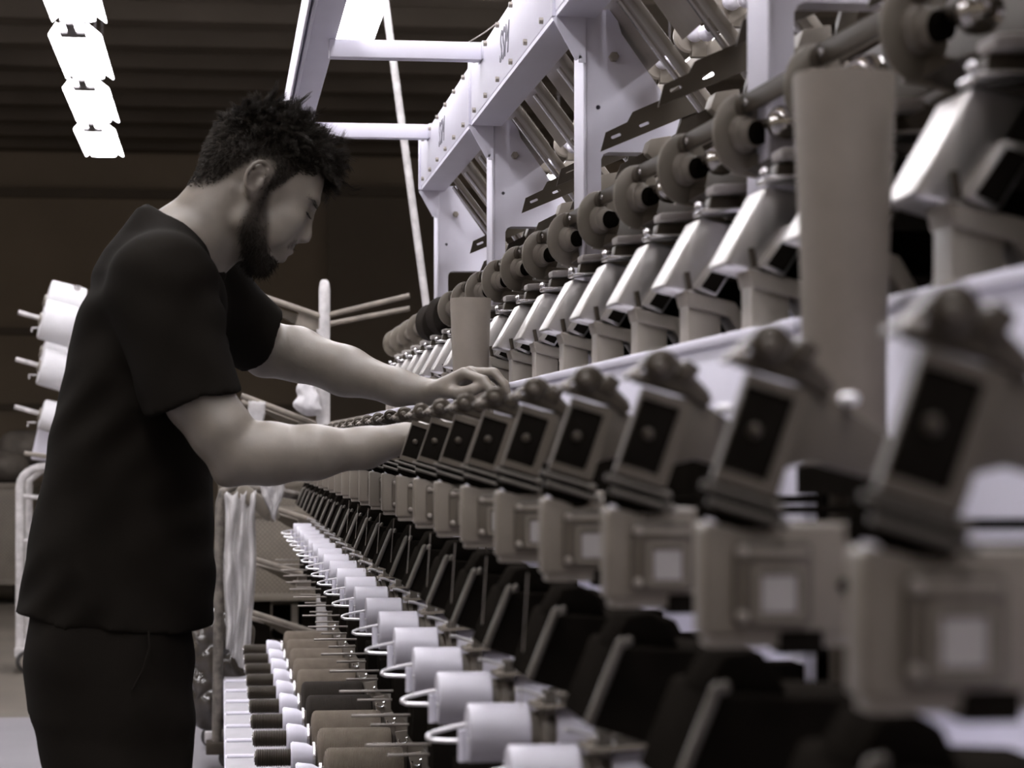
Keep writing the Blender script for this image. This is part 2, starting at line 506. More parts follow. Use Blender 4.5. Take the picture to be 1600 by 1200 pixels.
# --- tension unit: leaning plate with a framed black window and a knurled wheel
def make_tension():
    A = math.radians(17)
    c = (0.298, Z(0.036))
    r = empty('yarn_tensioner', (0.30, 0, Z(-0.04)))
    def Q(pts):
        return rot2(pts, A, c)
    part('back_plate', MB().prism(Q([(0.020, 0.008), (0.044, 0.010), (0.092, -0.004), (0.094, -0.020), (0.086, -0.030), (0.050, -0.031), (0.034, -0.040), (0.020, -0.040)]), 0.002, 0.010), 'grey_plate', r, 0.002)
    part('black_window', MB().prism(Q([(-0.001, 0.0), (0.028, 0.0), (0.026, -0.050), (-0.003, -0.050)]), -0.004, 0.004), 'black_plastic', r, 0.001)
    mb = MB()
    mb.prism(Q([(-0.0025, 0.007), (0.036, 0.007), (0.034, -0.057), (-0.0045, -0.057)]), -0.006, 0.003, 'y', [Q([(-0.001, 0), (-0.003, -0.050), (0.026, -0.050), (0.028, 0)])])
    part('window_frame', mb, 'grey_plate', r, 0.0)
    e = Q([(0.011, -0.024)])[0]
    part('eyelet', MB().lathe((e[0], -0.004, e[1]), (0, -1, 0), [(0, 0.0045), (0.002, 0.004), (0.003, 0.0025)], 12), 'dark_metal', r)
    # wheel and lever mechanism on top
    w = Q([(0.005, 0.026)])[0]
    wh = part('tension_wheel', MB().lathe((w[0], -0.010, w[1]), (0, 1, 0), [(0, 0.008), (0.003, 0.0115), (0.010, 0.0115), (0.013, 0.009)], 18), 'dark_metal', r)
    part('wheel_cap', MB().lathe((w[0] - 0.002, -0.014, w[1] - 0.001), (0, 1, 0), [(0, 0.003), (0.002, 0.0048), (0.006, 0.0048)], 12), 'grey_plate', wh)
    part('roof_plate', MB().prism(Q([(-0.016, 0.010), (0.002, 0.036), (0.012, 0.038), (0.048, 0.018), (0.047, 0.014), (0.010, 0.032), (0.003, 0.031), (-0.012, 0.009)]), 0.004, 0.022), 'grey_plate', r, 0.001)
    part('lever', MB().prism(Q([(-0.010, 0.009), (0.030, 0.010), (0.046, 0.006), (0.050, 0.014), (0.030, 0.024), (0.010, 0.024), (-0.008, 0.016)]), -0.003, 0.014), 'dark_metal', r, 0.002)
    part('stop_block', MB().prism(Q([(0.016, 0.020), (0.030, 0.018), (0.034, 0.032), (0.022, 0.036)]), -0.006, 0.016), 'dark_metal', r, 0.002)
    b = Q([(-0.010, 0.014)])[0]
    part('guide_pin', MB().lathe((b[0], -0.012, b[1]), (0, 1, 0), [(0, 0.0015), (0.002, 0.0035), (0.02, 0.0035)], 10), 'mid_grey', r)
    g_ = Q([(0.060, 0.010)])[0]
    part('white_pin', MB().lathe((g_[0], -0.010, g_[1]), (0, 1, 0), [(0, 0.002), (0.002, 0.0038), (0.022, 0.0038)], 10), 'wire', r)
    # lower rods with screws and the black foot
    for dz, dx in ((-0.062, 0.0), (-0.070, 0.006)):
        p0, p1 = Q([(-0.010 + dx, dz)])[0], Q([(0.036 + dx, dz)])[0]
        rod = part('rod', MB().cyl((p0[0], -0.006, p0[1]), (p1[0], -0.006, p1[1]), 0.0022, n=8), 'bar_metal', r)
        part('rod_screw', MB().ball((p1[0], -0.008, p1[1]), 0.0038, 10, 7), 'bar_metal', rod)
    part('foot', MB().prism(Q([(-0.002, -0.056), (0.036, -0.056), (0.044, -0.066), (0.040, -0.080), (0.03, -0.086), (0.004, -0.080)]), 0.002, 0.055), 'black_matt', r, 0.003)
    part('mounting_arm', MB().box(0.335, 0.522, 0.012, 0.042, Z(-0.048), Z(-0.042)), 'black_matt', r)
    return r
tens = series(make_tension, -1, 21, 0.958, 'leaning yarn tensioner with framed black window, # to the camera', 'yarn tensioner', 'yarn tensioners along the machine')
bush = part('white_bushing', MB().lathe((0.318, 1.348, Z(-0.044)), (0, 0, 1), [(0, 0.009), (0.004, 0.011), (0.018, 0.011), (0.019, 0.008), (0.022, 0.008), (0.023, 0.012), (0.030, 0.012), (0.033, 0.007)], 16), 'white_plastic', tens[2])

# --- grey sensor box
def make_sensor():
    r = empty('sensor_box', (0.33, 0, Z(-0.115)))
    x0, x1, z0, z1 = 0.273, 0.385, Z(-0.1085), Z(-0.043)
    part('case', MB().box(x0, x1, 0.0, 0.03, z0, z1), 'grey_plastic', r, 0.0035, seg=3)
    pl = part('cover_plate', MB().prism(rrect(x0 + 0.040, Z(-0.0775), 0.046, 0.050, 0.006), -0.0045, 0.001), 'grey_plate', r, 0.001)
    part('plate_ridge', MB().box(x0 + 0.024, x0 + 0.060, -0.0065, -0.004, Z(-0.0625), Z(-0.0575)), 'grey_plastic', pl, 0.001)
    part('window_rim', MB().prism(rrect(x0 + 0.043, Z(-0.083), 0.030, 0.032, 0.003), -0.0065, -0.004, 'y', [rrect(x0 + 0.043, Z(-0.083), 0.024, 0.026, 0.002)[::-1]]), 'grey_plastic', pl)
    part('label_square', MB().box(x0 + 0.033, x0 + 0.053, -0.0058, -0.0042, Z(-0.094), Z(-0.073)), 'label', pl)
    for zz in (-0.059, -0.096):
        part('screw', MB().lathe((x0 + 0.0215, -0.008, Z(zz)), (0, 1, 0), [(0, 0.0015), (0.001, 0.0033), (0.005, 0.0036)], 12), 'mid_grey', pl)
    part('hole_plug', MB().cyl((x0 + 0.083, -0.002, Z(-0.079)), (x0 + 0.083, 0.002, Z(-0.079)), 0.0045, n=12), 'black_matt', r)
    part('top_clip', MB().box(x0 + 0.006, x0 + 0.026, 0.002, 0.026, z1 - 0.001, z1 + 0.003), 'white_plastic', r, 0.001)
    b = part('base_strip', MB().box(x0 + 0.004, x1, 0.004, 0.028, z0 - 0.006, z0 + 0.001), 'mid_grey', r, 0.001)
    part('terminal', MB().box(x0 + 0.045, x0 + 0.07, 0.0, 0.026, z0 - 0.010, z0 + 0.004), 'black_plastic', b)
    part('mounting_arm', MB().box(x1 - 0.01, 0.522, 0.008, 0.022, Z(-0.100), Z(-0.088)), 'black_matt', r)
    return r
series(make_sensor, -1, 22, 0.960, 'grey plastic sensor box with small square label, # to the camera', 'sensor box', 'sensor boxes along the machine')

# --- black flap with a pair of metal bars on its front edge
def make_flap():
    r = empty('black_flap', (0.33, 0, Z(-0.2)))
    part('flap_body', MB().prism([(0.289, Z(-0.146)), (0.335, Z(-0.149)), (0.400, Z(-0.152)), (0.412, Z(-0.175)), (0.402, Z(-0.235)), (0.33, Z(-0.225)), (0.266, Z(-0.204))], 0.0, 0.115), 'black_plastic', r, 0.004)
    part('flap_crest', MB().prism([(0.287, Z(-0.147)), (0.340, Z(-0.150)), (0.331, Z(-0.129)), (0.318, Z(-0.122)), (0.300, Z(-0.124))], 0.01, 0.075), 'black_plastic', r, 0.003)
    for dy, dx in ((-0.004, 0.0), (0.006, 0.0075)):
        part('edge_bar', MB().tube([(0.268 + dx, dy, Z(-0.203)), (0.2925 + dx, dy, Z(-0.143)), (0.294 + dx, dy + 0.001, Z(-0.1405))], [0.0036, 0.0036, 0.0020], 10), 'bar_metal', r)
    part('mounting_arm', MB().box(0.395, 0.522, 0.02, 0.06, Z(-0.228), Z(-0.195)), 'black_matt', r)
    return r
series(make_flap, -1, 22, 1.348, 'glossy black flap with metal edge bars, # to the camera', 'machine flap', 'black flaps along the machine')

# --- white roller with wire hook
def make_roller():
    r = empty('guide_roller', (0.30, 0, Z(-0.32)))
    zc = Z(-0.288)
    part('roller_drum', MB().lathe((0.247, 0, zc), (1, 0, 0), [(0, 0.0285), (0.0015, 0.030), (0.060, 0.030), (0.062, 0.028)], 26), 'roller_white', r)
    part('roller_neck', MB().lathe((0.309, 0, zc), (1, 0, 0), [(0, 0.021), (0.010, 0.021), (0.011, 0.027), (0.018, 0.027), (0.019, 0.021), (0.026, 0.021)], 22), 'grey_paint', r)
    part('rear_drum', MB().lathe((0.335, 0, zc), (1, 0, 0), [(0, 0.028), (0.002, 0.030), (0.036, 0.030), (0.038, 0.028)], 22), 'roller_white', r)
    part('axle', MB().cyl((0.37, 0, zc), (0.41, 0, zc), 0.010, n=10), 'dark_metal', r)
    z = zc - 0.004
    hk = [(0.252, -0.020, z - 0.002), (0.225, -0.020, z - 0.001), (0.210, -0.020, z), (0.205, -0.018, z + 0.002), (0.206, -0.015, z + 0.004), (0.212, -0.008, z + 0.006), (0.235, 0.004, z + 0.010), (0.250, 0.010, z + 0.012)]
    part('wire_hook', MB().tube(hk, 0.0021, 7), 'wire', r)
    part('hook_clip', MB().cyl((0.240, -0.020, z - 0.022), (0.240, -0.020, z + 0.010), 0.0045, n=10), 'white_plastic', r)
    part('cap_lever', MB().tube([(0.318, 0.0, zc + 0.03), (0.335, -0.006, zc + 0.036), (0.36, -0.010, zc + 0.037)], 0.004, 7), 'grey_paint', r)
    part('yarn_finger', MB().tube([(0.345, -0.02, zc + 0.030), (0.300, -0.03, zc + 0.046), (0.292, -0.032, zc + 0.047)], 0.0026, 6), 'wire', r)
    part('spring_clip', MB().box(0.322, 0.334, -0.03, -0.004, zc + 0.020, zc + 0.044).box(0.338, 0.366, -0.032, -0.014, zc + 0.030, zc + 0.040), 'bar_metal', r, 0.001)
    part('clip_plate', MB().prism([(0.312, zc + 0.026), (0.372, zc + 0.030), (0.372, zc + 0.034), (0.312, zc + 0.030)], -0.036, 0.02), 'grey_paint', r)
    part('stud', MB().lathe((0.352, -0.012, zc + 0.028), (0, 0, 1), [(0, 0.006), (0.010, 0.006), (0.011, 0.004), (0.016, 0.004)], 10), 'dark_metal', r)
    # black sensor block below with two pins
    bk = part('sensor_block', MB().box(0.270, 0.40, -0.03, 0.05, Z(-0.420), Z(-0.362)), 'black_plastic', r, 0.003)
    for zz, yy, x0 in ((-0.383, -0.008, 0.185), (-0.400, 0.02, 0.215)):
        part('needle_pin', MB().cyl((x0, yy, Z(zz)), (0.29, yy, Z(zz)), 0.0022, n=7), 'pin', bk)
    part('block_arm', MB().box(0.39, 0.44, 0.0, 0.04, Z(-0.41), Z(-0.33)), 'black_matt', r)
    return r
series(make_roller, 2, 22, 0.996, 'white guide roller with bent wire hook, # to the camera', 'guide roller', 'white guide rollers along the machine')

# --- yarn spools on their clamps, deck plates below
spool_used = {}
def make_spool(mat):
    r = empty('yarn_spool', (0.28, 0, Z(-0.66)))
    zc = Z(-0.662)
    R = 0.062
    part('yarn_winding', MB().lathe((0.205, 0, zc), (1, 0, 0), [(0, R - 0.018), (0.002, R - 0.008), (0.006, R - 0.002), (0.011, R), (0.150, R), (0.156, R - 0.002), (0.160, R - 0.012)], 28), mat, r)
    part('core_tube', MB().cyl((0.200, 0, zc), (0.368, 0, zc), 0.026, n=18), 'tube_grey', r)
    return r
def make_clamp():
    r = empty('spool_clamp', (0.14, 0, Z(-0.66)))
    zc = Z(-0.662)
    part('cone_nut', MB().lathe((0.148, 0, zc), (1, 0, 0), [(0, 0.030), (0.004, 0.034), (0.034, 0.030), (0.048, 0.022), (0.052, 0.022)], 22), 'white_plastic', r)
    part('washer_ring', MB().lathe((0.194, 0, zc), (1, 0, 0), [(0, 0.030), (0.001, 0.033), (0.006, 0.033), (0.007, 0.030)], 20), 'bright_steel', r)
    prof = []
    n = 20
    for k in range(n):
        t = 0.075 * k / n
        prof += [(t, 0.0165), (t + 0.0019, 0.0200), (t + 0.0028, 0.0200), (t + 0.0036, 0.0165)]
    rod = part('threaded_bolt', MB().lathe((0.075, 0, zc), (1, 0, 0), prof, 16), 'dark_metal', r)
    part('bolt_end', MB().cyl((0.072, 0, zc), (0.077, 0, zc), 0.0155, n=16), 'bar_metal', rod)
    part('spindle', MB().cyl((0.07, 0, zc), (0.40, 0, zc), 0.009, n=10), 'bright_steel', r)
    br = part('side_bracket', MB().prism([(0.350, Z(-0.575)), (0.395, Z(-0.570)), (0.395, Z(-0.70)), (0.375, Z(-0.70)), (0.362, Z(-0.63))], 0.04, 0.046), 'mid_grey', r, 0.001)
    pts = [(0.366 + 0.009 * math.cos(a), 0.036, Z(-0.592) + 0.006 * math.sin(a)) for a in np.linspace(-3.6, 0.9, 12)]
    part('yarn_eyelet', MB().tube(pts + [(0.392, 0.036, Z(-0.580))], 0.0022, 6), 'bright_steel', br)
    return r
clamps = series(make_clamp, 9, 21, 0.990, 'white cone nut on ribbed spool bolt, # to the camera', 'spool clamp', 'spool clamps low on the machine')
sp_grey, sp_dark = make_spool('yarn_grey'), make_spool('yarn_dark')
done = {'g': False, 'd': False}
for i, n in enumerate(range(9, 21)):
    dark = n in (14, 15)
    src = sp_dark if dark else sp_grey
    k = 'd' if dark else 'g'
    o = copy_tree(src) if done[k] else src
    done[k] = True
    o.location.y = 0.990 + P * n
    tag(o, ('black' if dark else 'grey') + ' yarn spool lying on its clamp, %s to the camera' % ORD[i], 'yarn spool', 'yarn spools low on the machine')
def make_deck():
    r = empty('deck_plate', (0.18, 0, Z(-0.84)))
    part('plate', MB().prism([(-0.160, Z(-0.845)), (0.160, Z(-0.815)), (0.160, Z(-0.820)), (-0.160, Z(-0.850))], 0.012, 0.38, 'x'), 'deck', r)
    part('raised_edge', MB().tube([(0.016, 0.160, Z(-0.812)), (0.38, 0.160, Z(-0.812))], 0.006, 8), 'white_plastic', r)
    part('skirt', MB().box(0.010, 0.016, -0.163, 0.163, Z(-0.94), Z(-0.83)), 'white_paint', r)
    part('support_leg', MB().box(0.2, 0.24, -0.02, 0.02, 0.0, Z(-0.832)), 'dark_metal', r)
    return r
series(make_deck, 13, 23, 1.0, 'white deck plate with raised edge, # to the camera', 'deck plate', 'white deck plates at the foot of the machine')

# --- winding head: steel drum cover with flap clips, grey post under it
def make_cover():
    r = empty('drum_cover', (0.56, 0, Z(0.10)))
    x, z = 0.515, Z(0.190)
    q = lambda pts: [(x + a, z + b) for a, b in pts]
    part('steel_shell', MB().prism(q([(0.0, 0.0), (0.040, -0.010), (0.092, 0.074), (0.046, 0.082)]), 0.0, 0.085), 'steel', r, 0.004, seg=3)
    part('end_block', MB().prism(q([(0.034, -0.002), (0.062, -0.014), (0.094, 0.036), (0.066, 0.042)]), -0.012, 0.05), 'steel', r, 0.003)
    part('black_inset', MB().prism(q([(0.044, -0.001), (0.061, -0.008), (0.084, 0.028), (0.068, 0.034)]), -0.016, -0.010), 'black_plastic', r)
    part('hinge_pin', MB().tube([(x + 0.030, -0.014, z - 0.004), (x + 0.026, -0.016, z + 0.016)], 0.0035, 8), 'dark_metal', r)
    bar = part('clip_bar', MB().beam((x + 0.040, -0.004, z + 0.086), (x + 0.110, -0.004, z + 0.089), 0.050, 0.006), 'bright_steel', r, 0.002)
    part('clip_block', MB().prism(q([(0.055, 0.089), (0.100, 0.090), (0.094, 0.108), (0.058, 0.106)]), 0.0, 0.03), 'dark_metal', bar, 0.002)
    part('clip_head', MB().beam((x + 0.056, 0.0, z + 0.113), (x + 0.105, 0.0, z + 0.116), 0.045, 0.011), 'label', bar, 0.003)
    part('clip_tooth', MB().ball((x + 0.040, -0.02, z + 0.092), 0.006, 10, 7), 'bright_steel', bar)
    # grey post with a flared mouth
    po = part('grey_post', MB().box(0.545, 0.586, 0.0, 0.05, Z(-0.02), Z(0.178)), 'mid_grey', r, 0.004)
    part('flared_mouth', MB().prism([(0.540, Z(0.186)), (0.602, Z(0.172)), (0.618, Z(0.146)), (0.622, Z(0.110)), (0.610, Z(0.130)), (0.594, Z(0.154)), (0.545, Z(0.166))], -0.006, 0.055), 'mid_grey', po, 0.003)
    part('back_arm', MB().box(0.58, 0.67, 0.05, 0.08, Z(0.16), Z(0.20)), 'black_matt', r)
    return r
series(make_cover, -1, 20, 1.345, 'shiny steel drum cover leaning back, # to the camera', 'drum cover', 'steel drum covers along the machine')

# --- package cradle: two discs, hub, arm, chrome knob
def disc(mb, c, n, R, t=0.007):
    mb.lathe(c, n, [(0, R - 0.004), (0.0012, R - 0.001), (0.003, R), (t - 0.002, R), (t, R - 0.003)], 30)
def make_cradle(yarn=False, knob=True):
    r = empty('package_cradle', (0.60, 0, Z(0.33)))
    c = Vector((0.582, 0.0, Z(0.356)))
    nrm = Vector((0.55, -0.83, -0.06)).normalized()
    up = Vector((0, 0, 1))
    d = MB()
    disc(d, c, nrm, 0.0445)
    dk = part('disc', d, 'grey_paint', r)
    part('hub', MB().lathe(c + nrm * 0.006, nrm, [(0, 0.022), (0.003, 0.0225), (0.010, 0.019), (0.011, 0.0165), (0.020, 0.0165), (0.022, 0.014)], 20), 'mid_grey', dk)
    part('hub_core', MB().lathe(c + nrm * 0.027, nrm, [(0, 0.014), (0.012, 0.012)], 16), 'black_matt', dk)
    a0 = c + nrm * 0.004 + up * 0.030
    a1 = Vector((0.690, -0.20, Z(0.440)))
    arm = part('arm', MB().beam(a0, a1, 0.008, 0.022).cyl(a0 + Vector((-.004, .004, 0)), a0 + Vector((.006, -.006, 0)), 0.015, n=16), 'grey_plate', r, 0.0015)
    part('arm_pin', MB().ball(a0 + Vector((0.004, -0.010, 0.004)), 0.0055, 10, 7), 'bright_steel', arm)
    # lower yoke from the disc to the shaft
    part('yoke', MB().prism([(0.575, Z(0.312)), (0.660, Z(0.300)), (0.71, Z(0.325)), (0.71, Z(0.35)), (0.64, Z(0.332)), (0.60, Z(0.335))], 0.002, 0.016), 'grey_paint', r, 0.002)
    part('yoke_plate', MB().prism([(0.59, Z(0.315)), (0.70, Z(0.268)), (0.72, Z(0.30)), (0.66, Z(0.33))], -0.11, 0.0), 'dark_metal', r, 0.002)
    k = c + Vector((0.040, -0.055, 0.006))
    kn = None if not knob else part('knob', MB().lathe(k + nrm * -0.02, nrm, [(0, 0.006), (0.004, 0.013), (0.012, 0.019), (0.022, 0.0205), (0.032, 0.0185), (0.038, 0.012), (0.040, 0.010), (0.036, 0.006)], 22), 'chrome', r)
    if knob:
        part('knob_stem', MB().cyl(k - nrm * 0.06, k - nrm * 0.018, 0.006, n=10), 'dark_metal', kn)
    if yarn:
        part('black_package', MB().lathe(c + nrm * 0.006, nrm, [(0, 0.040), (0.004, 0.052), (0.040, 0.055), (0.044, 0.04)], 30), 'yarn_dark', r)
    return r
cr1 = make_cradle()
cr2 = make_cradle(True, False)
cr3 = make_cradle(False, False)
u1 = u2 = u3 = False
for i, n in enumerate(range(-1, 21)):
    if n in (15, 16):
        o = cr2 if not u2 else copy_tree(cr2)
        u2 = True
        lab = 'package cradle carrying a black yarn package, %s to the camera' % ORD[i]
    elif n > 6:
        o = cr3 if not u3 else copy_tree(cr3)
        u3 = True
        lab = 'grey package cradle with bare disc hub, %s to the camera' % ORD[i]
    else:
        o = cr1 if not u1 else copy_tree(cr1)
        u1 = True
        lab = 'grey package cradle with disc and chrome knob, %s to the camera' % ORD[i]
    o.location.y = 1.24 + P * n
    tag(o, lab, 'package cradle', 'package cradles along the machine')

# --- dark slotted bracket plates
def make_bracket():
    r = empty('slotted_bracket', (0.68, 0, Z(0.48)))
    x, z = 0.618, Z(0.486)
    A = math.radians(-23)
    poly = rot2([(0.0, 0.0), (0.020, 0.026), (0.060, 0.028), (0.075, 0.040), (0.20, 0.042), (0.20, 0.0)], A, (x, z))
    hole = [rot2([(a, b) for a, b in rrect(hx, 0.014, 0.018, 0.005, 0.0022, 2)], A, (x, z))[::-1] for hx in (0.034, 0.085)]
    part('plate', MB().prism(poly, 0.0, 0.004, 'y', hole), 'dark_metal', r)
    part('lower_fin', MB().prism(rot2([(0.01, -0.050), (0.03, -0.030), (0.09, -0.026), (0.16, -0.014), (0.16, -0.05)], A, (x, z)), 0.03, 0.035), 'dark_metal', r)
    part('clip', MB().prism(rot2([(0.07, -0.03), (0.085, -0.012), (0.12, -0.02), (0.112, -0.045), (0.08, -0.052)], A, (x, z)), 0.0, 0.05), 'grey_paint', r, 0.002)
    part('stay', MB().beam((x + 0.11, 0.02, z - 0.075), (x + 0.16, 0.02, z + 0.10), 0.02, 0.02), 'dark_metal', r)
    return r
br0 = make_bracket()
for i in range(9):
    o = br0 if i == 0 else copy_tree(br0)
    o.location.y = 1.73 + 0.50 * i
    tag(o, 'dark slotted bracket plate under the beam, %s to the camera' % ORD[i], 'bracket plate', 'slotted bracket plates along the machine')

# --- sloping cover strips, guide rods and white rollers under the beam
def make_strip():
    r = empty('sloping_guide', (0.75, 0, Z(0.50)))
    t = Vector((0.625, 0, Z(0.735)))
    b = Vector((0.815, 0, Z(0.485)))
    d = (b - t).normalized()
    n = Vector((-d.z, 0, d.x))
    def strip(y0, y1, a, c, off, th):
        p = [t + d * a + n * off, t + d * c + n * off, t + d * c + n * (off - th), t + d * a + n * (off - th)]
        return MB().prism([(q.x, q.z) for q in p], y0, y1)
    L = (b - t).length
    part('metal_strip', strip(-0.10, 0.10, 0.0, L * 0.42, 0.030, 0.006), 'mid_grey', r, 0.002)
    part('hinge_plate', strip(-0.155, -0.105, 0.0, L * 0.35, 0.026, 0.006), 'grey_plate', r)
    part('hinge_screw', MB().lathe(t + d * 0.03 + n * 0.022 + Vector((0, -0.13, 0)), -n, [(0, 0.008), (0.006, 0.007), (0.007, 0.004)], 12), 'grey_plate', r)
    part('guide_rod', MB().cyl(t + d * 0.02 - n * 0.012 + Vector((0, 0.13, 0)), t + d * L + Vector((0, 0.13, 0)) - n * 0.012, 0.005, n=8), 'bright_steel', r)
    part('edge_channel', strip(0.112, 0.150, 0.0, L, 0.012, 0.012), 'mid_grey', r, 0.002)
    return r
series(make_strip, 2, 16, 1.17, 'sloping metal guide strip behind the beam, # to the camera', 'guide strip', 'sloping guide strips behind the beam')
def make_yroller():
    r = empty('yarn_roller', (0.92, 0, Z(0.79)))
    c = Vector((0.920, 0, Z(0.815)))
    dv = Vector((0.25, -0.95, 0.12)).normalized()
    part('ring', MB().lathe(c - dv * 0.012, dv, [(0, 0.020), (0.003, 0.030), (0.014, 0.034), (0.018, 0.030), (0.019, 0.016)], 22), 'mid_grey', r)
    part('pulley_ball', MB().ball(c + dv * 0.03, 0.0185, 14, 9), 'white_plastic', r)
    part('end_ball', MB().lathe(c - dv * 0.085 - Vector((0, 0, 0.03)), dv, [(0, 0.008), (0.004, 0.014), (0.012, 0.016), (0.020, 0.014), (0.024, 0.010), (0.05, 0.010)], 14), 'white_plastic', r)
    part('collar', MB().lathe(c - dv * 0.05 - Vector((0, 0, 0.02)), dv, [(0, 0.018), (0.014, 0.018)], 14), 'dark_metal', r)
    part('roller_foot', MB().box(0.925, 0.965, -0.012, 0.012, Z(0.775), Z(0.81)), 'grey_paint', r)
    return r
series(make_yroller, 3, 16, 1.52, 'white ball roller with grey ring below the beam, # to the camera', 'yarn roller', 'white ball rollers along the machine')

# --- tall grey tubes standing in the gaps of the front panel
def make_tube():
    r = empty('tall_grey_tube', (0.47, 0, Z(-0.03)))
    part('tube_wall', MB().lathe((0.47, 0, Z(-0.025)), (0, 0, 1), [(0, 0.0300), (0.16, 0.0335), (0.305, 0.0390), (0.3085, 0.0385), (0.3085, 0.036), (0.28, 0.035)], 40), 'tube_grey', r)
    part('socket', MB().lathe((0.47, 0, Z(-0.035)), (0, 0, 1), [(0, 0.036), (0.02, 0.036), (0.022, 0.032)], 24), 'black_plastic', r)
    part('stem', MB().cyl((0.47, 0, Z(-0.216)), (0.47, 0, Z(-0.033)), 0.012, n=12), 'dark_metal', r)
    return r
t1 = make_tube()
t1.location.y = 1.705
tag(t1, 'large blurred grey tube standing at the right beside the machine', 'tube', 'tall grey tubes')
t2 = copy_tree(t1)
t2.location.y = 1.705 + 8 * P
tag(t2, 'tall grey tube standing right behind the far hand', 'tube', 'tall grey tubes')

# --- yarn threads running down the machine front
for i, n in enumerate(range(3, 13)):
    y = 1.11 + P * n
    mb = MB().tube([(0.280, y, Z(-0.115)), (0.272, y - 0.02, Z(-0.20)), (0.270, y - 0.03, Z(-0.235))], 0.0004, 4)
    o = part('yarn_thread', mb, 'thread', None)
    tag(o, 'thin yarn thread hanging before the black flaps, %s to the camera' % ORD[i], 'thread', 'yarn threads along the machine')

# ------------------------------------------------------------------ overhead rail, cross beams, slanting pole
rail = empty('overhead_rail', (0.20, 4.0, Z(0.86)))
tag(rail, 'white overhead rail running above the aisle behind the head', 'rail')
part('rail_body', MB().box(0.188, 0.245, 1.0, 6.9, Z(0.875), Z(0.93)), 'white_paint', rail, 0.002)
part('rail_lip', MB().box(0.180, 0.187, 1.0, 6.9, Z(0.865), Z(0.95)), 'white_paint', rail, 0.001)
part('rail_lip', MB().box(0.170, 0.1745, 1.0, 6.9, Z(0.868), Z(0.95)), 'white_paint', rail, 0.001)
part('rail_web', MB().box(0.172, 0.19, 1.0, 6.9, Z(0.90), Z(0.94)), 'dark_metal', rail)
for k, (y, lab) in enumerate(((4.93, 'upper white cross beam joining the rail to the machine beam'), (6.20, 'lower white cross beam beside the front of the hair'))):
    c = empty('cross_beam', (0.4, y, Z(0.85)))
    tag(c, lab, 'cross beam', 'cross beams')
    part('beam', MB().box(0.23, 0.565, y, y + 0.04, Z(0.836), Z(0.874)), 'white_paint', c, 0.002)
    part('end_flange', MB().box(0.556, 0.566, y - 0.02, y + 0.06, Z(0.836), Z(0.874)), 'white_paint', c, 0.001)
pole = empty('slanting_pole', (0.7, 8.42, Z(0.4)))
tag(pole, 'thin white slanting pole rising behind the cross beams', 'pole')
pa, pb = W(601, -6, 8.42), W(668, 492, 8.42)
part('pole_tube', MB().tube([pa + (pa - pb) * 0.25, pb + (pb - pa) * 0.02], 0.0135, 12), 'white_worn', pole)
pw = MB().lathe(pb + np.array((0.012, 0, -0.05)), (-0.1, 0, 1), [(0, 0.02), (0.012, 0.034), (0.03, 0.037), (0.048, 0.033), (0.058, 0.024)], 16)
part('white_wrap', pw, 'white_plastic', pole)
part('pole_foot', MB().cyl(pb + np.array((0.01, 0, -0.04)), (pb[0] + 0.05, 8.42, 0.0), 0.018, n=10), 'white_worn', pole)
ca, cb = W(565, 47, 8.9), W(790, 26, 4.7)
pts = []
for k in range(13):
    t = k / 12
    p = ca * (1 - t) + cb * t
    pts.append((p[0], p[1], p[2] - 0.10 * 4 * t * (1 - t)))
tag(part('hanging_cable', MB().tube(pts, 0.0016, 5), 'thread'), 'thin cable sagging from the lamp to the white beam', 'cable')

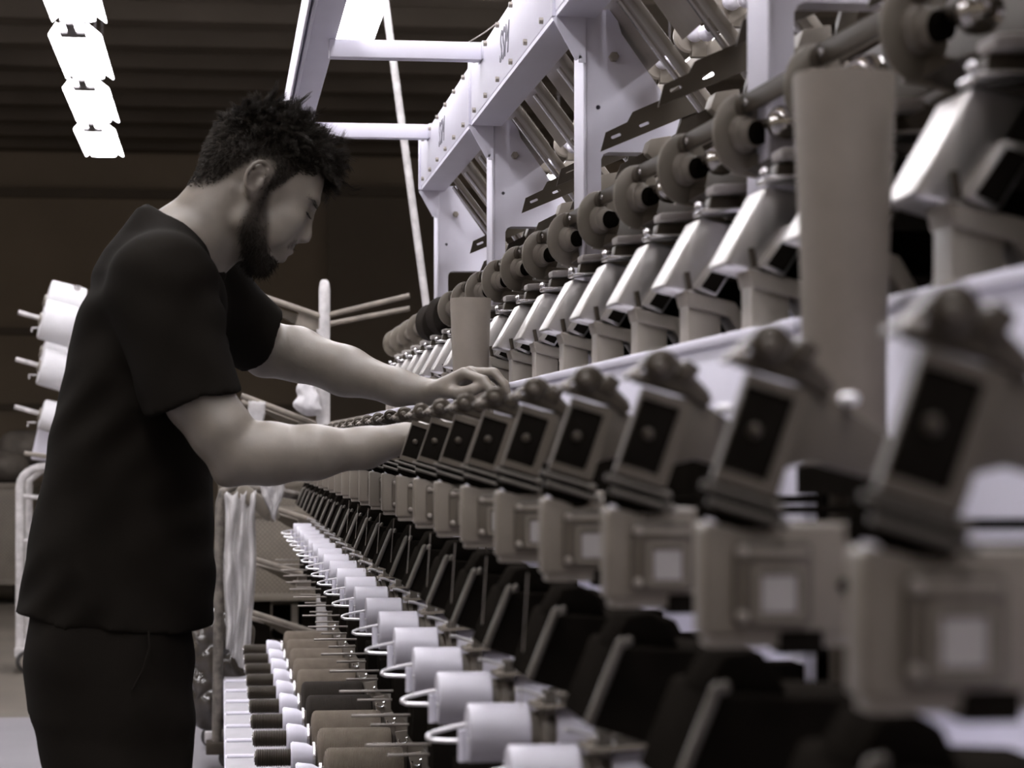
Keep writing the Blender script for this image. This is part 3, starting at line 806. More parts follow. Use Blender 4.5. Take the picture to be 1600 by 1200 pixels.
# ------------------------------------------------------------------ the worker: body as one smooth surface
class Field:
    """distance field on a grid, shapes are blended into it, then turned into a mesh"""
    def __init__(s, lo, hi, h):
        s.lo, s.h = np.array(lo, float), h
        s.n = np.ceil((np.array(hi) - s.lo) / h).astype(int) + 1
        s.g = np.full(s.n, 1.0, np.float32)
    def region(s, lo, hi):
        a = np.clip(np.floor((np.array(lo) - s.lo) / s.h).astype(int), 0, s.n)
        b = np.clip(np.ceil((np.array(hi) - s.lo) / s.h).astype(int) + 1, 0, s.n)
        sl = tuple(slice(i, j) for i, j in zip(a, b))
        ax = [(s.lo[k] + s.h * np.arange(a[k], b[k])).astype(np.float32) for k in range(3)]
        return sl, ax[0][:, None, None], ax[1][None, :, None], ax[2][None, None, :]
    def blend(s, sl, d, k, sub=False):
        a = s.g[sl]
        if sub:
            d = -d
            hh = np.maximum(k - np.abs(a - d), 0) / k if k else 0
            s.g[sl] = np.maximum(a, d) + hh * hh * k * 0.25
        else:
            hh = np.maximum(k - np.abs(a - d), 0) / k if k else 0
            s.g[sl] = np.minimum(a, d) - hh * hh * k * 0.25
    def cap(s, a, b, ra, rb, k=0.01, sub=False, flat=None):
        a, b = np.array(a, float), np.array(b, float)
        m = max(ra, rb) + 2 * k + 3 * s.h
        sl, x, y, z = s.region(np.minimum(a, b) - m, np.maximum(a, b) + m)
        ab = b - a
        L = max(float(ab @ ab), 1e-9)
        t = np.clip(((x - a[0]) * ab[0] + (y - a[1]) * ab[1] + (z - a[2]) * ab[2]) / L, 0, 1)
        d = np.sqrt((x - a[0] - t * ab[0]) ** 2 + (y - a[1] - t * ab[1]) ** 2 + (z - a[2] - t * ab[2]) ** 2) - (ra + (rb - ra) * t)
        s.blend(sl, d.astype(np.float32), k, sub)
        return s
    def chain(s, pts, rr, k=0.01):
        for i in range(len(pts) - 1):
            s.cap(pts[i], pts[i + 1], rr[i], rr[i + 1], k)
        return s
    def ell(s, c, r, R, k=0.01, sub=False):
        """ellipsoid, R = three axes as rows"""
        c, r, R = np.array(c, float), np.array(r, float), np.array(R, float)
        m = np.sqrt(((R * r[:, None]) ** 2).sum(0)) + 2 * k + 3 * s.h
        sl, x, y, z = s.region(c - m, c + m)
        q = [(x - c[0]) * R[i][0] + (y - c[1]) * R[i][1] + (z - c[2]) * R[i][2] for i in range(3)]
        k0 = np.sqrt((q[0] / r[0]) ** 2 + (q[1] / r[1]) ** 2 + (q[2] / r[2]) ** 2)
        k1 = np.sqrt((q[0] / r[0] ** 2) ** 2 + (q[1] / r[1] ** 2) ** 2 + (q[2] / r[2] ** 2) ** 2)
        d = k0 * (k0 - 1) / np.maximum(k1, 1e-6)
        s.blend(sl, d.astype(np.float32), k, sub)
        return s
    def loft(s, zs, cx, cy, a, b, k=0.02, power=2.3, cut=(None, None), wob=None):
        """upright trunk: centre and half axes given at heights"""
        zs = np.array(zs)
        o = np.argsort(zs)
        zs = zs[o]
        cx, cy, a, b = [np.array(q)[o] for q in (cx, cy, a, b)]
        m = max(a.max(), b.max()) + 2 * k + 3 * s.h
        sl, x, y, z = s.region((cx.min() - m, cy.min() - m, zs[0] - 0.02), (cx.max() + m, cy.max() + m, zs[-1] + 0.02))
        I = lambda q: np.interp(z, zs, q)
        A, B = I(a), I(b)
        q = (np.abs((x - I(cx)) / A) ** power + np.abs((y - I(cy)) / B) ** power) ** (1 / power)
        d = (q - 1) * np.minimum(A, B)
        if wob is not None:
            d = d + wob(x, y, z)
        d = np.maximum(d, np.maximum(zs[0] - z, z - zs[-1]))
        s.blend(sl, d.astype(np.float32), k)
        return s
    def plane_cut(s, p, n, box_r):
        """removes what lies beyond the plane, near p only"""
        p, n = np.array(p, float), np.array(n, float)
        n /= np.linalg.norm(n)
        sl, x, y, z = s.region(p - box_r, p + box_r)
        d = (x - p[0]) * n[0] + (y - p[1]) * n[1] + (z - p[2]) * n[2]
        near = (x - p[0]) ** 2 + (y - p[1]) ** 2 + (z - p[2]) ** 2 < box_r ** 2
        g = s.g[sl]
        s.g[sl] = np.where(near, np.maximum(g, d), g)
        return s
    def mesh(s, relax=2):
        g = s.g
        neg = g < 0
        c = np.zeros(s.n - 1, np.int8)
        for i in (0, 1):
            for j in (0, 1):
                for k in (0, 1):
                    c += neg[i:s.n[0] - 1 + i, j:s.n[1] - 1 + j, k:s.n[2] - 1 + k]
        act = np.argwhere((c > 0) & (c < 8))
        idx = np.full(s.n - 1, -1, np.int32)
        idx[act[:, 0], act[:, 1], act[:, 2]] = np.arange(len(act))
        cor = np.array([(i, j, k) for i in (0, 1) for j in (0, 1) for k in (0, 1)])
        vals = np.stack([g[act[:, 0] + o[0], act[:, 1] + o[1], act[:, 2] + o[2]] for o in cor], 1)
        acc = np.zeros((len(act), 3))
        cnt = np.zeros(len(act))
        for a in range(8):
            for b in range(a + 1, 8):
                if np.abs(cor[a] - cor[b]).sum() != 1:
                    continue
                va, vb = vals[:, a], vals[:, b]
                m = (va < 0) != (vb < 0)
                t = np.where(m, va / np.where(m, va - vb, 1), 0)
                acc += np.where(m[:, None], cor[a] + t[:, None] * (cor[b] - cor[a]), 0)
                cnt += m
        v = act + acc / cnt[:, None]
        faces = []
        for ax in range(3):
            u, w = [(1, 2), (2, 0), (0, 1)][ax]
            sa = [slice(1, -1)] * 3
            sb = [slice(1, -1)] * 3
            sa[ax] = slice(0, -1)
            sb[ax] = slice(1, None)
            A, B = neg[tuple(sa)], neg[tuple(sb)]
            e = np.argwhere(A != B)
            flip = A[e[:, 0], e[:, 1], e[:, 2]]
            e = e + 1
            e[:, ax] -= 1
            q = []
            for du, dw in ((0, 0), (-1, 0), (-1, -1), (0, -1)):
                p = e.copy()
                p[:, u] += du
                p[:, w] += dw
                q.append(idx[p[:, 0], p[:, 1], p[:, 2]])
            q = np.stack(q, 1)
            q[~flip] = q[~flip][:, ::-1]
            faces.append(q)
        f = np.concatenate(faces)
        f = f[(f >= 0).all(1)]
        v = s.lo + v * s.h
        for _ in range(relax):
            acc = np.zeros_like(v)
            cn = np.zeros(len(v))
            for i in range(4):
                a, b = f[:, i], f[:, (i + 1) % 4]
                for d in range(3):
                    acc[:, d] += np.bincount(a, v[b, d], len(v)) + np.bincount(b, v[a, d], len(v))
                cn += np.bincount(a, minlength=len(v)) + np.bincount(b, minlength=len(v))
            v = 0.5 * v + 0.5 * acc / np.maximum(cn, 1)[:, None]
        return v, f

def mesh_obj(name, v, f, mat, parent, smooth=True):
    me = bpy.data.meshes.new(name)
    base = np.array(org(parent)) if parent is not None else np.zeros(3)
    v = v - base
    me.vertices.add(len(v))
    me.vertices.foreach_set('co', v.astype(np.float32).ravel())
    n = f.shape[1]
    me.loops.add(f.size)
    me.loops.foreach_set('vertex_index', f.astype(np.int32).ravel())
    me.polygons.add(len(f))
    me.polygons.foreach_set('loop_start', np.arange(0, f.size, n, dtype=np.int32))
    me.update(calc_edges=True)
    if smooth:
        me.polygons.foreach_set('use_smooth', [True] * len(f))
    me.materials.append(mat)
    o = bpy.data.objects.new(name, me)
    COL.objects.link(o)
    if parent is not None:
        o.parent = parent
    return o

def unit(a):
    a = np.array(a, float)
    return a / np.linalg.norm(a)

# ---- head frame: nose points down and a little away
pit, psi = math.radians(31), math.radians(9)
HF = np.array((math.cos(psi) * math.cos(pit), math.sin(psi) * math.cos(pit), -math.sin(pit)))
HS = np.array((math.sin(psi), -math.cos(psi), 0.0))            # towards the camera: his right side
HU = np.cross(HS, HF) * -1
if HU[2] < 0: HU = -HU
HR = np.array((HF, HS, HU))
HEADY = 3.93
HC = W(398, 290, HEADY)
def hp(f, s, u):
    return HC + HF * f + HS * s + HU * u

YN, YF = 3.735, 4.11                                            # near and far shoulder
body_r = empty('person', (W(170, 1000, 3.93)[0], 3.93, 0))
tag(body_r, 'bearded man in black t-shirt and dark trousers reaching into the machine', 'person')

B = Field((-0.36, 3.55, H - 0.34), (0.56, 4.42, H + 0.64), 0.0038)
# torso under the shirt
tz = [W(200, y, 3.93)[2] for y in (400, 440, 500, 600, 700, 800, 900, 1010)]
tx0 = [W(x, 700, 3.93)[0] for x in (205, 165, 140, 125, 110, 95, 80, 70)]
tx1 = [W(x, 700, 3.93)[0] for x in (305, 330, 335, 330, 318, 305, 296, 285)]
B.loft(tz, [(a + b) / 2 for a, b in zip(tx0, tx1)], [3.93] * 8, [(b - a) / 2 for a, b in zip(tx0, tx1)], [0.08, 0.155, 0.17, 0.165, 0.15, 0.145, 0.15, 0.16], 0.03)
# neck
nb = W(262, 405, 3.93)
B.cap(W(272, 412, 3.93), hp(-0.018, 0, -0.03), 0.066, 0.054, 0.02)
B.cap(W(285, 415, 3.93), hp(0.012, 0, -0.062), 0.058, 0.046, 0.02)
B.cap(W(262, 400, 3.93), hp(-0.045, 0, -0.012), 0.050, 0.042, 0.02)
# trapezius to shoulders
for yy in (YN, YF):
    B.cap(W(275, 375, 3.93), W(250, 440, yy), 0.045, 0.050, 0.03)
# neck muscle near side
B.cap(hp(-0.03, 0.048, -0.035), W(325, 425, 3.90), 0.013, 0.012, 0.02)
B.cap(hp(-0.03, -0.048, -0.035), W(325, 425, 3.96), 0.013, 0.012, 0.02)
# skull and face
B.ell(hp(0.001, 0, 0.042), (0.100, 0.073, 0.084), HR, 0.02)
B.ell(hp(-0.030, 0, 0.020), (0.070, 0.066, 0.070), HR, 0.02)
B.ell(hp(0.051, 0, 0.005), (0.053, 0.057, 0.080), HR, 0.02)
B.ell(hp(0.050, 0, -0.066), (0.048, 0.046, 0.046), HR, 0.02)
B.ell(hp(0.077, 0, -0.106), (0.016, 0.021, 0.014), HR, 0.02)
for sg in (-1, 1):
    B.cap(hp(0.000, 0.058 * sg, -0.030), hp(0.012, 0.052 * sg, -0.070), 0.014, 0.015, 0.02)
    B.cap(hp(0.012, 0.052 * sg, -0.070), hp(0.072, 0.018 * sg, -0.106), 0.015, 0.013, 0.02)
    B.ell(hp(0.074, 0.041 * sg, -0.020), (0.024, 0.018, 0.019), HR, 0.018)
    B.cap(hp(0.1005, 0.012 * sg, 0.029), hp(0.086, 0.044 * sg, 0.025), 0.0080, 0.0070, 0.012)
    B.ell(hp(0.106, 0.032 * sg, 0.0125), (0.013, 0.015, 0.0085), HR, 0.008, sub=True)
    B.ell(hp(0.0810, 0.032 * sg, 0.006), (0.0145, 0.0150, 0.0115), HR, 0.004)
    B.chain([hp(0.0975, 0.020 * sg, 0.0030), hp(0.0945, 0.030 * sg, 0.0020), hp(0.0850, 0.043 * sg, 0.0030)], [0.0026, 0.0028, 0.0024], 0.003)
    B.ell(hp(0.065, 0.038 * sg, -0.046), (0.030, 0.019, 0.032), HR, 0.015)
    B.cap(hp(0.097, 0.010 * sg, 0.0), hp(0.104, 0.012 * sg, -0.030), 0.0075, 0.0080, 0.010)
    B.cap(hp(0.088, 0.026 * sg, -0.012), hp(0.097, 0.019 * sg, -0.042), 0.011, 0.011, 0.012)
    B.cap(hp(0.110, 0.0105 * sg, -0.034), hp(0.116, 0.0085 * sg, -0.0335), 0.0062, 0.0060, 0.006)
B.cap(hp(0.103, 0, 0.018), hp(0.1185, 0, -0.022), 0.0065, 0.0068, 0.010)
B.cap(hp(0.1185, 0, -0.022), hp(0.1205, 0, -0.030), 0.0080, 0.0080, 0.006)
B.cap(hp(0.116, 0, -0.037), hp(0.108, 0, -0.041), 0.0040, 0.0050, 0.006)
# muzzle, lips, chin pad
B.ell(hp(0.088, 0, -0.064), (0.022, 0.027, 0.028), HR, 0.015)
for sg in (-1, 1):
    B.cap(hp(0.1085, 0.0, -0.0632), hp(0.097, 0.020 * sg, -0.070), 0.0060, 0.0030, 0.005)
    B.cap(hp(0.1035, 0.0, -0.0815), hp(0.095, 0.018 * sg, -0.076), 0.0068, 0.0030, 0.005)
B.cap(hp(0.116, 0.018, -0.0730), hp(0.116, -0.018, -0.0730), 0.0052, 0.0052, 0.003, sub=True)
# ears
for sg in (-1, 1):
    e = lambda f, s, u: hp(-0.012 + f, sg * (0.0735 + s), -0.004 + u)
    B.ell(e(0, 0.002, 0.0), (0.0165, 0.0075, 0.029), HR, 0.008)
    B.ell(e(0.004, 0.0125, 0.001), (0.0105, 0.0085, 0.019), HR, 0.004, sub=True)
    a = np.linspace(math.radians(20), math.radians(285), 11)
    ring = [e(-0.001 + 0.0168 * math.cos(t), 0.0085 + 0.003 * (math.cos(t) < 0), 0.004 + 0.0265 * math.sin(t)) for t in a]
    B.chain(ring, [0.0036] * 11, 0.003)
    B.ell(e(0.004, 0.004, -0.026), (0.0075, 0.0050, 0.0085), HR, 0.005)
    B.cap(e(0.0135, 0.004, -0.004), e(0.012, 0.006, 0.001), 0.0042, 0.0042, 0.004)
    a = np.linspace(math.radians(60), math.radians(260), 7)
    B.chain([e(0.0 + 0.0098 * math.cos(t), 0.0065, 0.0 + 0.0165 * math.sin(t)) for t in a], [0.0026] * 7, 0.003)
# arms
sh_n, sh_f = W(248, 448, YN + 0.03), W(322, 455, YF)
el_n = W(372, 712, 3.69)
wr_n = W(634, 684, 3.71)
B.chain([sh_n, W(283, 545, 3.715), W(310, 622, 3.70), W(346, 674, 3.69), el_n], [0.062, 0.052, 0.0515, 0.048, 0.043], 0.02)
B.cap(el_n, W(352, 742, 3.69), 0.036, 0.018, 0.02)
B.chain([el_n, W(420, 709, 3.69), W(490, 707, 3.69), W(570, 700, 3.70), wr_n], [0.041, 0.0475, 0.041, 0.0305, 0.0255], 0.02)
el_f = W(416, 546, 4.26)
wr_f = W(676, 614, 4.14)
B.chain([sh_f, W(370, 500, 4.19), el_f], [0.062, 0.053, 0.047], 0.02)
B.chain([el_f, W(462, 553, 4.25), W(540, 580, 4.21), W(620, 605, 4.16), wr_f], [0.045, 0.0475, 0.0430, 0.0310, 0.0245], 0.02)
B.cap(el_f, W(412, 566, 4.26), 0.030, 0.020, 0.02)

def hand(fd, wrist, d, palm_n, spread_sign, curls, thumb, scale=1.0, ksp=0.0185):
    """palm and five fingers; d = along the hand, palm_n = out of the palm, thumb side = spread_sign * lateral"""
    d = unit(d)
    n = unit(np.array(palm_n) - d * np.dot(palm_n, d))
    lat = np.cross(d, n) * spread_sign                           # towards the thumb side
    S = scale
    kn = []
    for i in range(4):
        o = (1.5 - i)
        k = wrist + d * (0.088 - 0.004 * abs(i - 1)) * S + lat * o * ksp * S - n * (0.004 * (1 - abs(o) / 2))
        fd.cap(wrist + lat * o * 0.010 * S + d * 0.006, k, 0.0145 * S, 0.0115 * S, 0.010)
        kn.append(k)
    fd.cap(wrist + d * 0.035 * S + n * 0.008, wrist + d * 0.07 * S + n * 0.006, 0.016 * S, 0.013 * S, 0.012)
    fd.cap(wrist + d * 0.02 * S + lat * 0.016 * S + n * 0.008, wrist + d * 0.05 * S + lat * 0.026 * S + n * 0.010, 0.015 * S, 0.013 * S, 0.012)
    lens = [(0.044, 0.027, 0.021), (0.049, 0.031, 0.022), (0.045, 0.029, 0.022), (0.035, 0.022, 0.019)]
    for i in range(4):
        p = kn[i]
        ang = 0.0
        fan = (1.5 - i) * 0.05
        r = (0.0098, 0.0100, 0.0096, 0.0085)[i] * S
        for j in range(3):
            ang += curls[i][j]
            v = d * math.cos(ang) + n * math.sin(ang)
            v = unit(v + lat * fan)
            q = p + v * lens[i][j] * S
            fd.cap(p, q, r, r * 0.90, 0.004)
            p, r = q, r * 0.90
    p = wrist + d * 0.028 * S + lat * 0.024 * S + n * 0.008
    r = 0.0135 * S
    for L, v in zip((0.040, 0.033, 0.026), thumb):
        v = unit(d * v[0] + lat * v[1] + n * v[2])
        q = p + v * L * S
        fd.cap(p, q, r, r * 0.86, 0.006)
        p, r = q, r * 0.86

# near (right) hand: goes in behind the tensioner, fingers bent round the yarn guide
hd = unit(W(706, 664, 3.735) - wr_n)
hand(B, wr_n, hd, (0.1, 0.25, -1), 1.0, [(0.35, 0.6, 0.4), (0.40, 0.7, 0.5), (0.5, 0.8, 0.5), (0.55, 0.8, 0.5)],
     [(0.75, 0.45, 0.5), (0.9, 0.1, 0.45), (0.95, -0.2, 0.3)], 1.0)
# far (left) hand: arched over the tensioners, finger and thumb pinching
hd = unit(W(738, 585, 4.10) - wr_f)
hand(B, wr_f, hd, (0.30, -0.25, -1.0), -1.0, [(0.70, 0.55, 0.2), (0.42, 0.75, 0.45), (0.40, 0.8, 0.5), (0.40, 0.8, 0.5)],
     [(0.85, 0.30, 0.55), (0.97, -0.05, 0.20), (0.97, -0.1, 0.12)], 0.98)
vb, fb = B.mesh(2)

def normals(v, f):
    n = np.cross(v[f[:, 2]] - v[f[:, 0]], v[f[:, 3]] - v[f[:, 1]])
    out = np.zeros_like(v)
    for i in range(4):
        for d in range(3):
            out[:, d] += np.bincount(f[:, i], n[:, d], len(v))
    return out / np.maximum(np.linalg.norm(out, axis=1), 1e-12)[:, None]
nv = normals(vb, fb)
q = vb - HC
hf, hs, hu = q @ HF, q @ HS, q @ HU

def skin_mat():
    m = ramp_mat('skin', (0.185, 0.160, 0.130), 0.46, var=0.09, scale=30, bump=0.06, bscale=260, spec=0.55)
    nt = m.node_tree
    N, L = nt.nodes, nt.links
    b = N['Principled BSDF']
    b.inputs['Subsurface Weight'].default_value = 0.08
    b.inputs['Subsurface Radius'].default_value = (0.008, 0.005, 0.004)
    at = N.new('ShaderNodeAttribute')
    at.attribute_name = 'hair_shade'
    mx = N.new('ShaderNodeMix')
    mx.data_type = 'RGBA'
    src = b.inputs['Base Color'].links[0].from_socket
    L.new(at.outputs['Fac'], mx.inputs[0])
    L.new(src, mx.inputs[6])
    mx.inputs[7].default_value = (0.020, 0.016, 0.013, 1)
    L.new(mx.outputs[2], b.inputs['Base Color'])
    ma = N.new('ShaderNodeMapRange')
    ma.inputs['To Min'].default_value = 0.55
    ma.inputs['To Max'].default_value = 0.05
    L.new(at.outputs['Fac'], ma.inputs['Value'])
    L.new(ma.outputs['Result'], b.inputs['Specular IOR Level'])
    return m
M['skin'] = skin_mat()
M['hair'] = ramp_mat('hair', (0.024, 0.0195, 0.015), 0.7, var=0.35, scale=60, spec=0.15)
M['shirt'] = ramp_mat('shirt', (0.0100, 0.0083, 0.0065), 0.92, var=0.18, scale=5, bump=0.2, bscale=900, spec=0.05)
M['trousers'] = ramp_mat('trousers', (0.0120, 0.0100, 0.0080), 0.9, var=0.2, scale=6, bump=0.25, bscale=600, spec=0.05)
M['shoe'] = ramp_mat('shoe', (0.012, 0.011, 0.010), 0.6, var=0.2)

sm = lambda x, a, b: np.clip((x - a) / (b - a), 0, 1) ** 2 * (3 - 2 * np.clip((x - a) / (b - a), 0, 1))
# hair cover as a function of the place on the head
hl = np.interp(hf, [-0.11, -0.085, -0.060, -0.030, -0.006, 0.008, 0.016, 0.024, 0.045, 0.064, 0.080, 0.096], [-0.062, -0.066, -0.044, 0.018, 0.034, 0.026, -0.030, -0.010, 0.040, 0.052, 0.074, 0.084])
in_head = (np.abs(hf) < 0.13) & (np.abs(hs) < 0.075) & (hu > -0.12) & (hu < 0.14)
scalp = in_head * sm(hu - hl, -0.010, 0.020)
scalp = np.where((np.abs(hs) > 0.0735) & (hu < 0.04), 0, scalp)
# beard: along the jaw up to the sideburn, chin, moustache
front = np.interp(hu, [-0.13, -0.104, -0.092, -0.078, -0.05, -0.03, 0.0], [0.13, 0.13, 0.080, 0.066, 0.050, 0.036, 0.024])
back = np.interp(hu, [-0.13, -0.112, -0.098, -0.08, -0.06, -0.03, 0.0], [0.075, 0.040, 0.022, 0.008, 0.004, 0.006, 0.010])
beard = ((hu < 0.005) & (hu > -0.125) & (np.abs(hs) < 0.078)) * sm(hf, back - 0.012, back + 0.008) * (1 - sm(hf, front - 0.010, front + 0.006))
stache = ((hu < -0.046) & (hu > -0.0605 - 0.35 * (0.112 - np.minimum(hf, 0.112))) & (np.abs(hs) < 0.030) & (hf > 0.084)) * 0.60
goat = ((hu < -0.090) & (hf > 0.05) & (np.abs(hs) < 0.03)) * 0.9
side_ear = (np.abs(hs) > 0.0725) & (hu > -0.045)
beard = np.where(side_ear, 0, np.maximum(np.maximum(beard, stache), goat))
shade = np.clip(np.maximum(scalp * 0.93, beard * 0.85), 0, 1)
body = mesh_obj('body', vb, fb, M['skin'], body_r)
at = body.data.attributes.new('hair_shade', 'FLOAT', 'POINT')
at.data.foreach_set('value', shade.astype(np.float32))

# ---- hair strands (thin tapered blades)
def strands(roots, dirs, bend, length, rad, seg=5):
    n = len(roots)
    t = np.linspace(0, 1, seg + 1)
    d = dirs / np.linalg.norm(dirs, axis=1)[:, None]
    pts = roots[:, None, :] + (d[:, None, :] * t[None, :, None] + bend[:, None, :] * (t[None, :, None] ** 2)) * length[:, None, None]
    rnd = rng.normal(size=(n, 3))
    u = np.cross(d, rnd)
    u /= np.linalg.norm(u, axis=1)[:, None]
    w = np.cross(d, u)
    vs = []
    for k in range(3):
        a = 2 * PI * k / 3
        o = u * math.cos(a) + w * math.sin(a)
        vs.append(pts + o[:, None, :] * (rad[:, None, None] * (1 - 0.85 * t)[None, :, None]))
    v = np.stack(vs, 2).reshape(-1, 3)                           # strand, ring, corner
    base = (np.arange(n) * (seg + 1) * 3)[:, None, None]
    rg = (np.arange(seg) * 3)[None, :, None]
    f = []
    for k in range(3):
        k2 = (k + 1) % 3
        f.append(np.stack([base + rg + k, base + rg + k2, base + rg + 3 + k2, base + rg + 3 + k], -1).reshape(-1, 4))
    return v, np.concatenate(f)

def pick(w, n):
    p = w / w.sum()
    return rng.choice(len(w), n, p=p)
def jit(n, s):
    return rng.normal(size=(n, 3)) * s
# hair of the head: strands gathered into wavy locks
def locks(weight, n, nlock, wav, lmul=1.0):
    J = pick(weight, nlock)
    I = pick(weight, n)
    P3 = np.stack([hf, hs, hu], 1)
    near = np.zeros(n, int)
    for a in range(0, n, 2000):
        near[a:a + 2000] = ((P3[I[a:a + 2000]][:, None, :] - P3[J][None]) ** 2).sum(2).argmin(1)
    g = J[near]
    top, frn = sm(hu[g], 0.035, 0.105), sm(hf[g], 0.045, 0.095) * sm(hu[g], 0.055, 0.090)
    fade = sm(hu[I] - hl[I], 0.0, 0.05)
    lr = rng.uniform(0.85, 1.12, nlock)[near]
    L_ = (0.003 + 0.006 * fade + 0.022 * top + 0.024 * frn) * lr * rng.uniform(0.8, 1.08, n) * lmul
    gd = nv[g] * (0.80 - 0.20 * top)[:, None] + HF[None] * (0.05 + 0.18 * top + 0.60 * frn)[:, None] - HU[None] * (0.55 * (1 - top))[:, None] + HU[None] * (0.18 * frn)[:, None] + (rng.normal(size=(nlock, 3)) * 0.20)[near]
    gd = gd / np.linalg.norm(gd, axis=1)[:, None]
    d = gd + jit(n, 0.10)
    bnd = -HU[None] * (0.05 + 0.15 * top + 0.45 * frn)[:, None] + (rng.normal(size=(nlock, 3)) * 0.30)[near] * (0.3 + top)[:, None] - HF[None] * (0.30 * frn)[:, None]
    root = vb[I] + jit(n, 0.0012)
    tip = vb[g] + (gd + bnd) * L_[:, None]                      # where the lock ends
    own = root + (d / np.linalg.norm(d, axis=1)[:, None] + bnd) * L_[:, None]
    pull = (tip - own) / L_[:, None] * (0.38 * top)[:, None]
    seg = 7
    t = np.linspace(0, 1, seg + 1)
    d = d / np.linalg.norm(d, axis=1)[:, None]
    pts = root[:, None, :] + (d[:, None, :] * t[None, :, None] + (bnd + pull)[:, None, :] * (t[None, :, None] ** 2)) * L_[:, None, None]
    e1 = np.cross(gd, HS[None])
    e1 /= np.maximum(np.linalg.norm(e1, axis=1), 1e-6)[:, None]
    e2 = np.cross(gd, e1)
    ph = rng.uniform(0, 6.28, nlock)[near][:, None]
    am = (wav * (0.25 + top) * L_)[:, None] * (t[None] ** 1.2)
    fr = rng.uniform(1.0, 1.7, nlock)[near][:, None]
    pts = pts + e1[:, None, :] * (am * np.sin(6.28 * fr * t[None] + ph))[:, :, None] + e2[:, None, :] * (am * np.cos(6.28 * fr * t[None] + ph))[:, :, None]
    rad = rng.uniform(0.0006, 0.0010, n)
    vs = []
    for k in range(3):
        a = 2 * PI * k / 3
        o = e1 * math.cos(a) + e2 * math.sin(a)
        vs.append(pts + o[:, None, :] * (rad[:, None, None] * (1 - 0.7 * t)[None, :, None]))
    v = np.stack(vs, 2).reshape(-1, 3)
    base = (np.arange(n) * (seg + 1) * 3)[:, None, None]
    rg = (np.arange(seg) * 3)[None, :, None]
    f = []
    for k in range(3):
        k2 = (k + 1) % 3
        f.append(np.stack([base + rg + k, base + rg + k2, base + rg + 3 + k2, base + rg + 3 + k], -1).reshape(-1, 4))
    return v, np.concatenate(f)
wgt = np.where(scalp > 0.35, scalp, 0)
v1, f1 = locks(wgt * (0.60 + 1.4 * sm(hu, 0.05, 0.10)), 21000, 1100, 0.12)
v2, f2 = locks(wgt * (sm(hf, 0.05, 0.095) * sm(hu, 0.06, 0.09) + 0.06 * sm(hu, 0.10, 0.12)), 3000, 160, 0.20, 1.12)
mesh_obj('hair', np.concatenate([v1, v2]), np.concatenate([f1, f2 + len(v1)]), M['hair'], body_r)['kind'] = 'stuff'
# beard
wb = np.where(beard > 0.25, beard, 0) * (0.5 + 1.2 * sm(-hu, 0.05, 0.10))
I3 = pick(wb ** 1.5, 7000)
low = sm(-hu[I3], 0.03, 0.10)
dirs = nv[I3] * 0.55 - HU[None] * (0.5 + 0.4 * low)[:, None] + HF[None] * 0.1 + jit(7000, 0.30)
v3, f3 = strands(vb[I3], dirs, jit(7000, 0.25), (0.003 + 0.011 * low) * rng.uniform(0.7, 1.2, 7000), rng.uniform(0.0005, 0.0009, 7000), 3)
mesh_obj('beard', v3, f3, M['hair'], body_r)['kind'] = 'stuff'
# eyebrows and lashes
we = ((hf > 0.070) & (np.abs(hu - 0.0232) < 0.0030) & (np.abs(hs) > 0.014) & (np.abs(hs) < 0.053)).astype(float)
I4 = pick(we, 300)
sgn = np.sign(hs[I4])[:, None]
dirs = nv[I4] * 0.35 + HS[None] * sgn * 0.8 - HF[None] * 0.2 + jit(300, 0.12)
v4, f4 = strands(vb[I4], dirs, jit(300, 0.1), rng.uniform(0.005, 0.008, 300), rng.uniform(0.0004, 0.0006, 300), 2)
rl = []
for sg in (-1, 1):
    for t in np.linspace(0, 1, 34):
        ss = sg * (0.019 + 0.025 * t)
        cand = np.where((np.abs(hs - ss) < 0.003) & (np.abs(hu - 0.0022) < 0.0022) & (hf > 0.06), hf, -1)
        rl.append(hp(cand.max() + 0.0003, ss, 0.0016))
rl = np.array(rl)
v5, f5 = strands(rl, np.tile(HF * 0.7 - HU * 0.6, (len(rl), 1)) + jit(len(rl), 0.15), jit(len(rl), 0.05) + HU * 0.3, np.full(len(rl), 0.0065), np.full(len(rl), 0.0010), 3)
mesh_obj('eyebrows', np.concatenate([v4, v5]), np.concatenate([f4, f5 + len(v4)]), M['hair'], body_r)['kind'] = 'stuff'

# ---- t-shirt
T = Field((-0.42, 3.60, H - 0.36), (0.20, 4.34, H + 0.46), 0.0052)
ys = (327, 338, 352, 370, 390, 430, 480, 540, 650, 780, 900, 950, 985)
xb = (215, 208, 199, 184, 168, 144, 127, 110, 86, 60, 34, 22, 17)
xf = (234, 250, 268, 300, 326, 346, 356, 352, 344, 334, 331, 331, 331)
hw = (0.045, 0.060, 0.076, 0.098, 0.135, 0.178, 0.192, 0.190, 0.182, 0.180, 0.190, 0.196, 0.200)
Xb = [W(x, 700, 3.93)[0] for x in xb]
Xf = [W(x, 700, 3.93)[0] for x in xf]
tz = [W(200, y, 3.93)[2] for y in ys]
def folds(x, y, z):
    return (0.0045 * np.sin(34 * (x * 0.8 + z * 0.55) + 5 * y) * np.clip((H + 0.12 - z) / 0.4, 0.0, 1)
            + 0.003 * np.sin(55 * (z - 0.8 * x) + 9 * y) * np.clip((z - (H - 0.3)) / 0.5, 0, 1))
T.loft(tz, [(a + b) / 2 for a, b in zip(Xb, Xf)], [3.93] * len(ys), [(b - a) / 2 for a, b in zip(Xb, Xf)], hw, 0.02, 2.4, wob=folds)
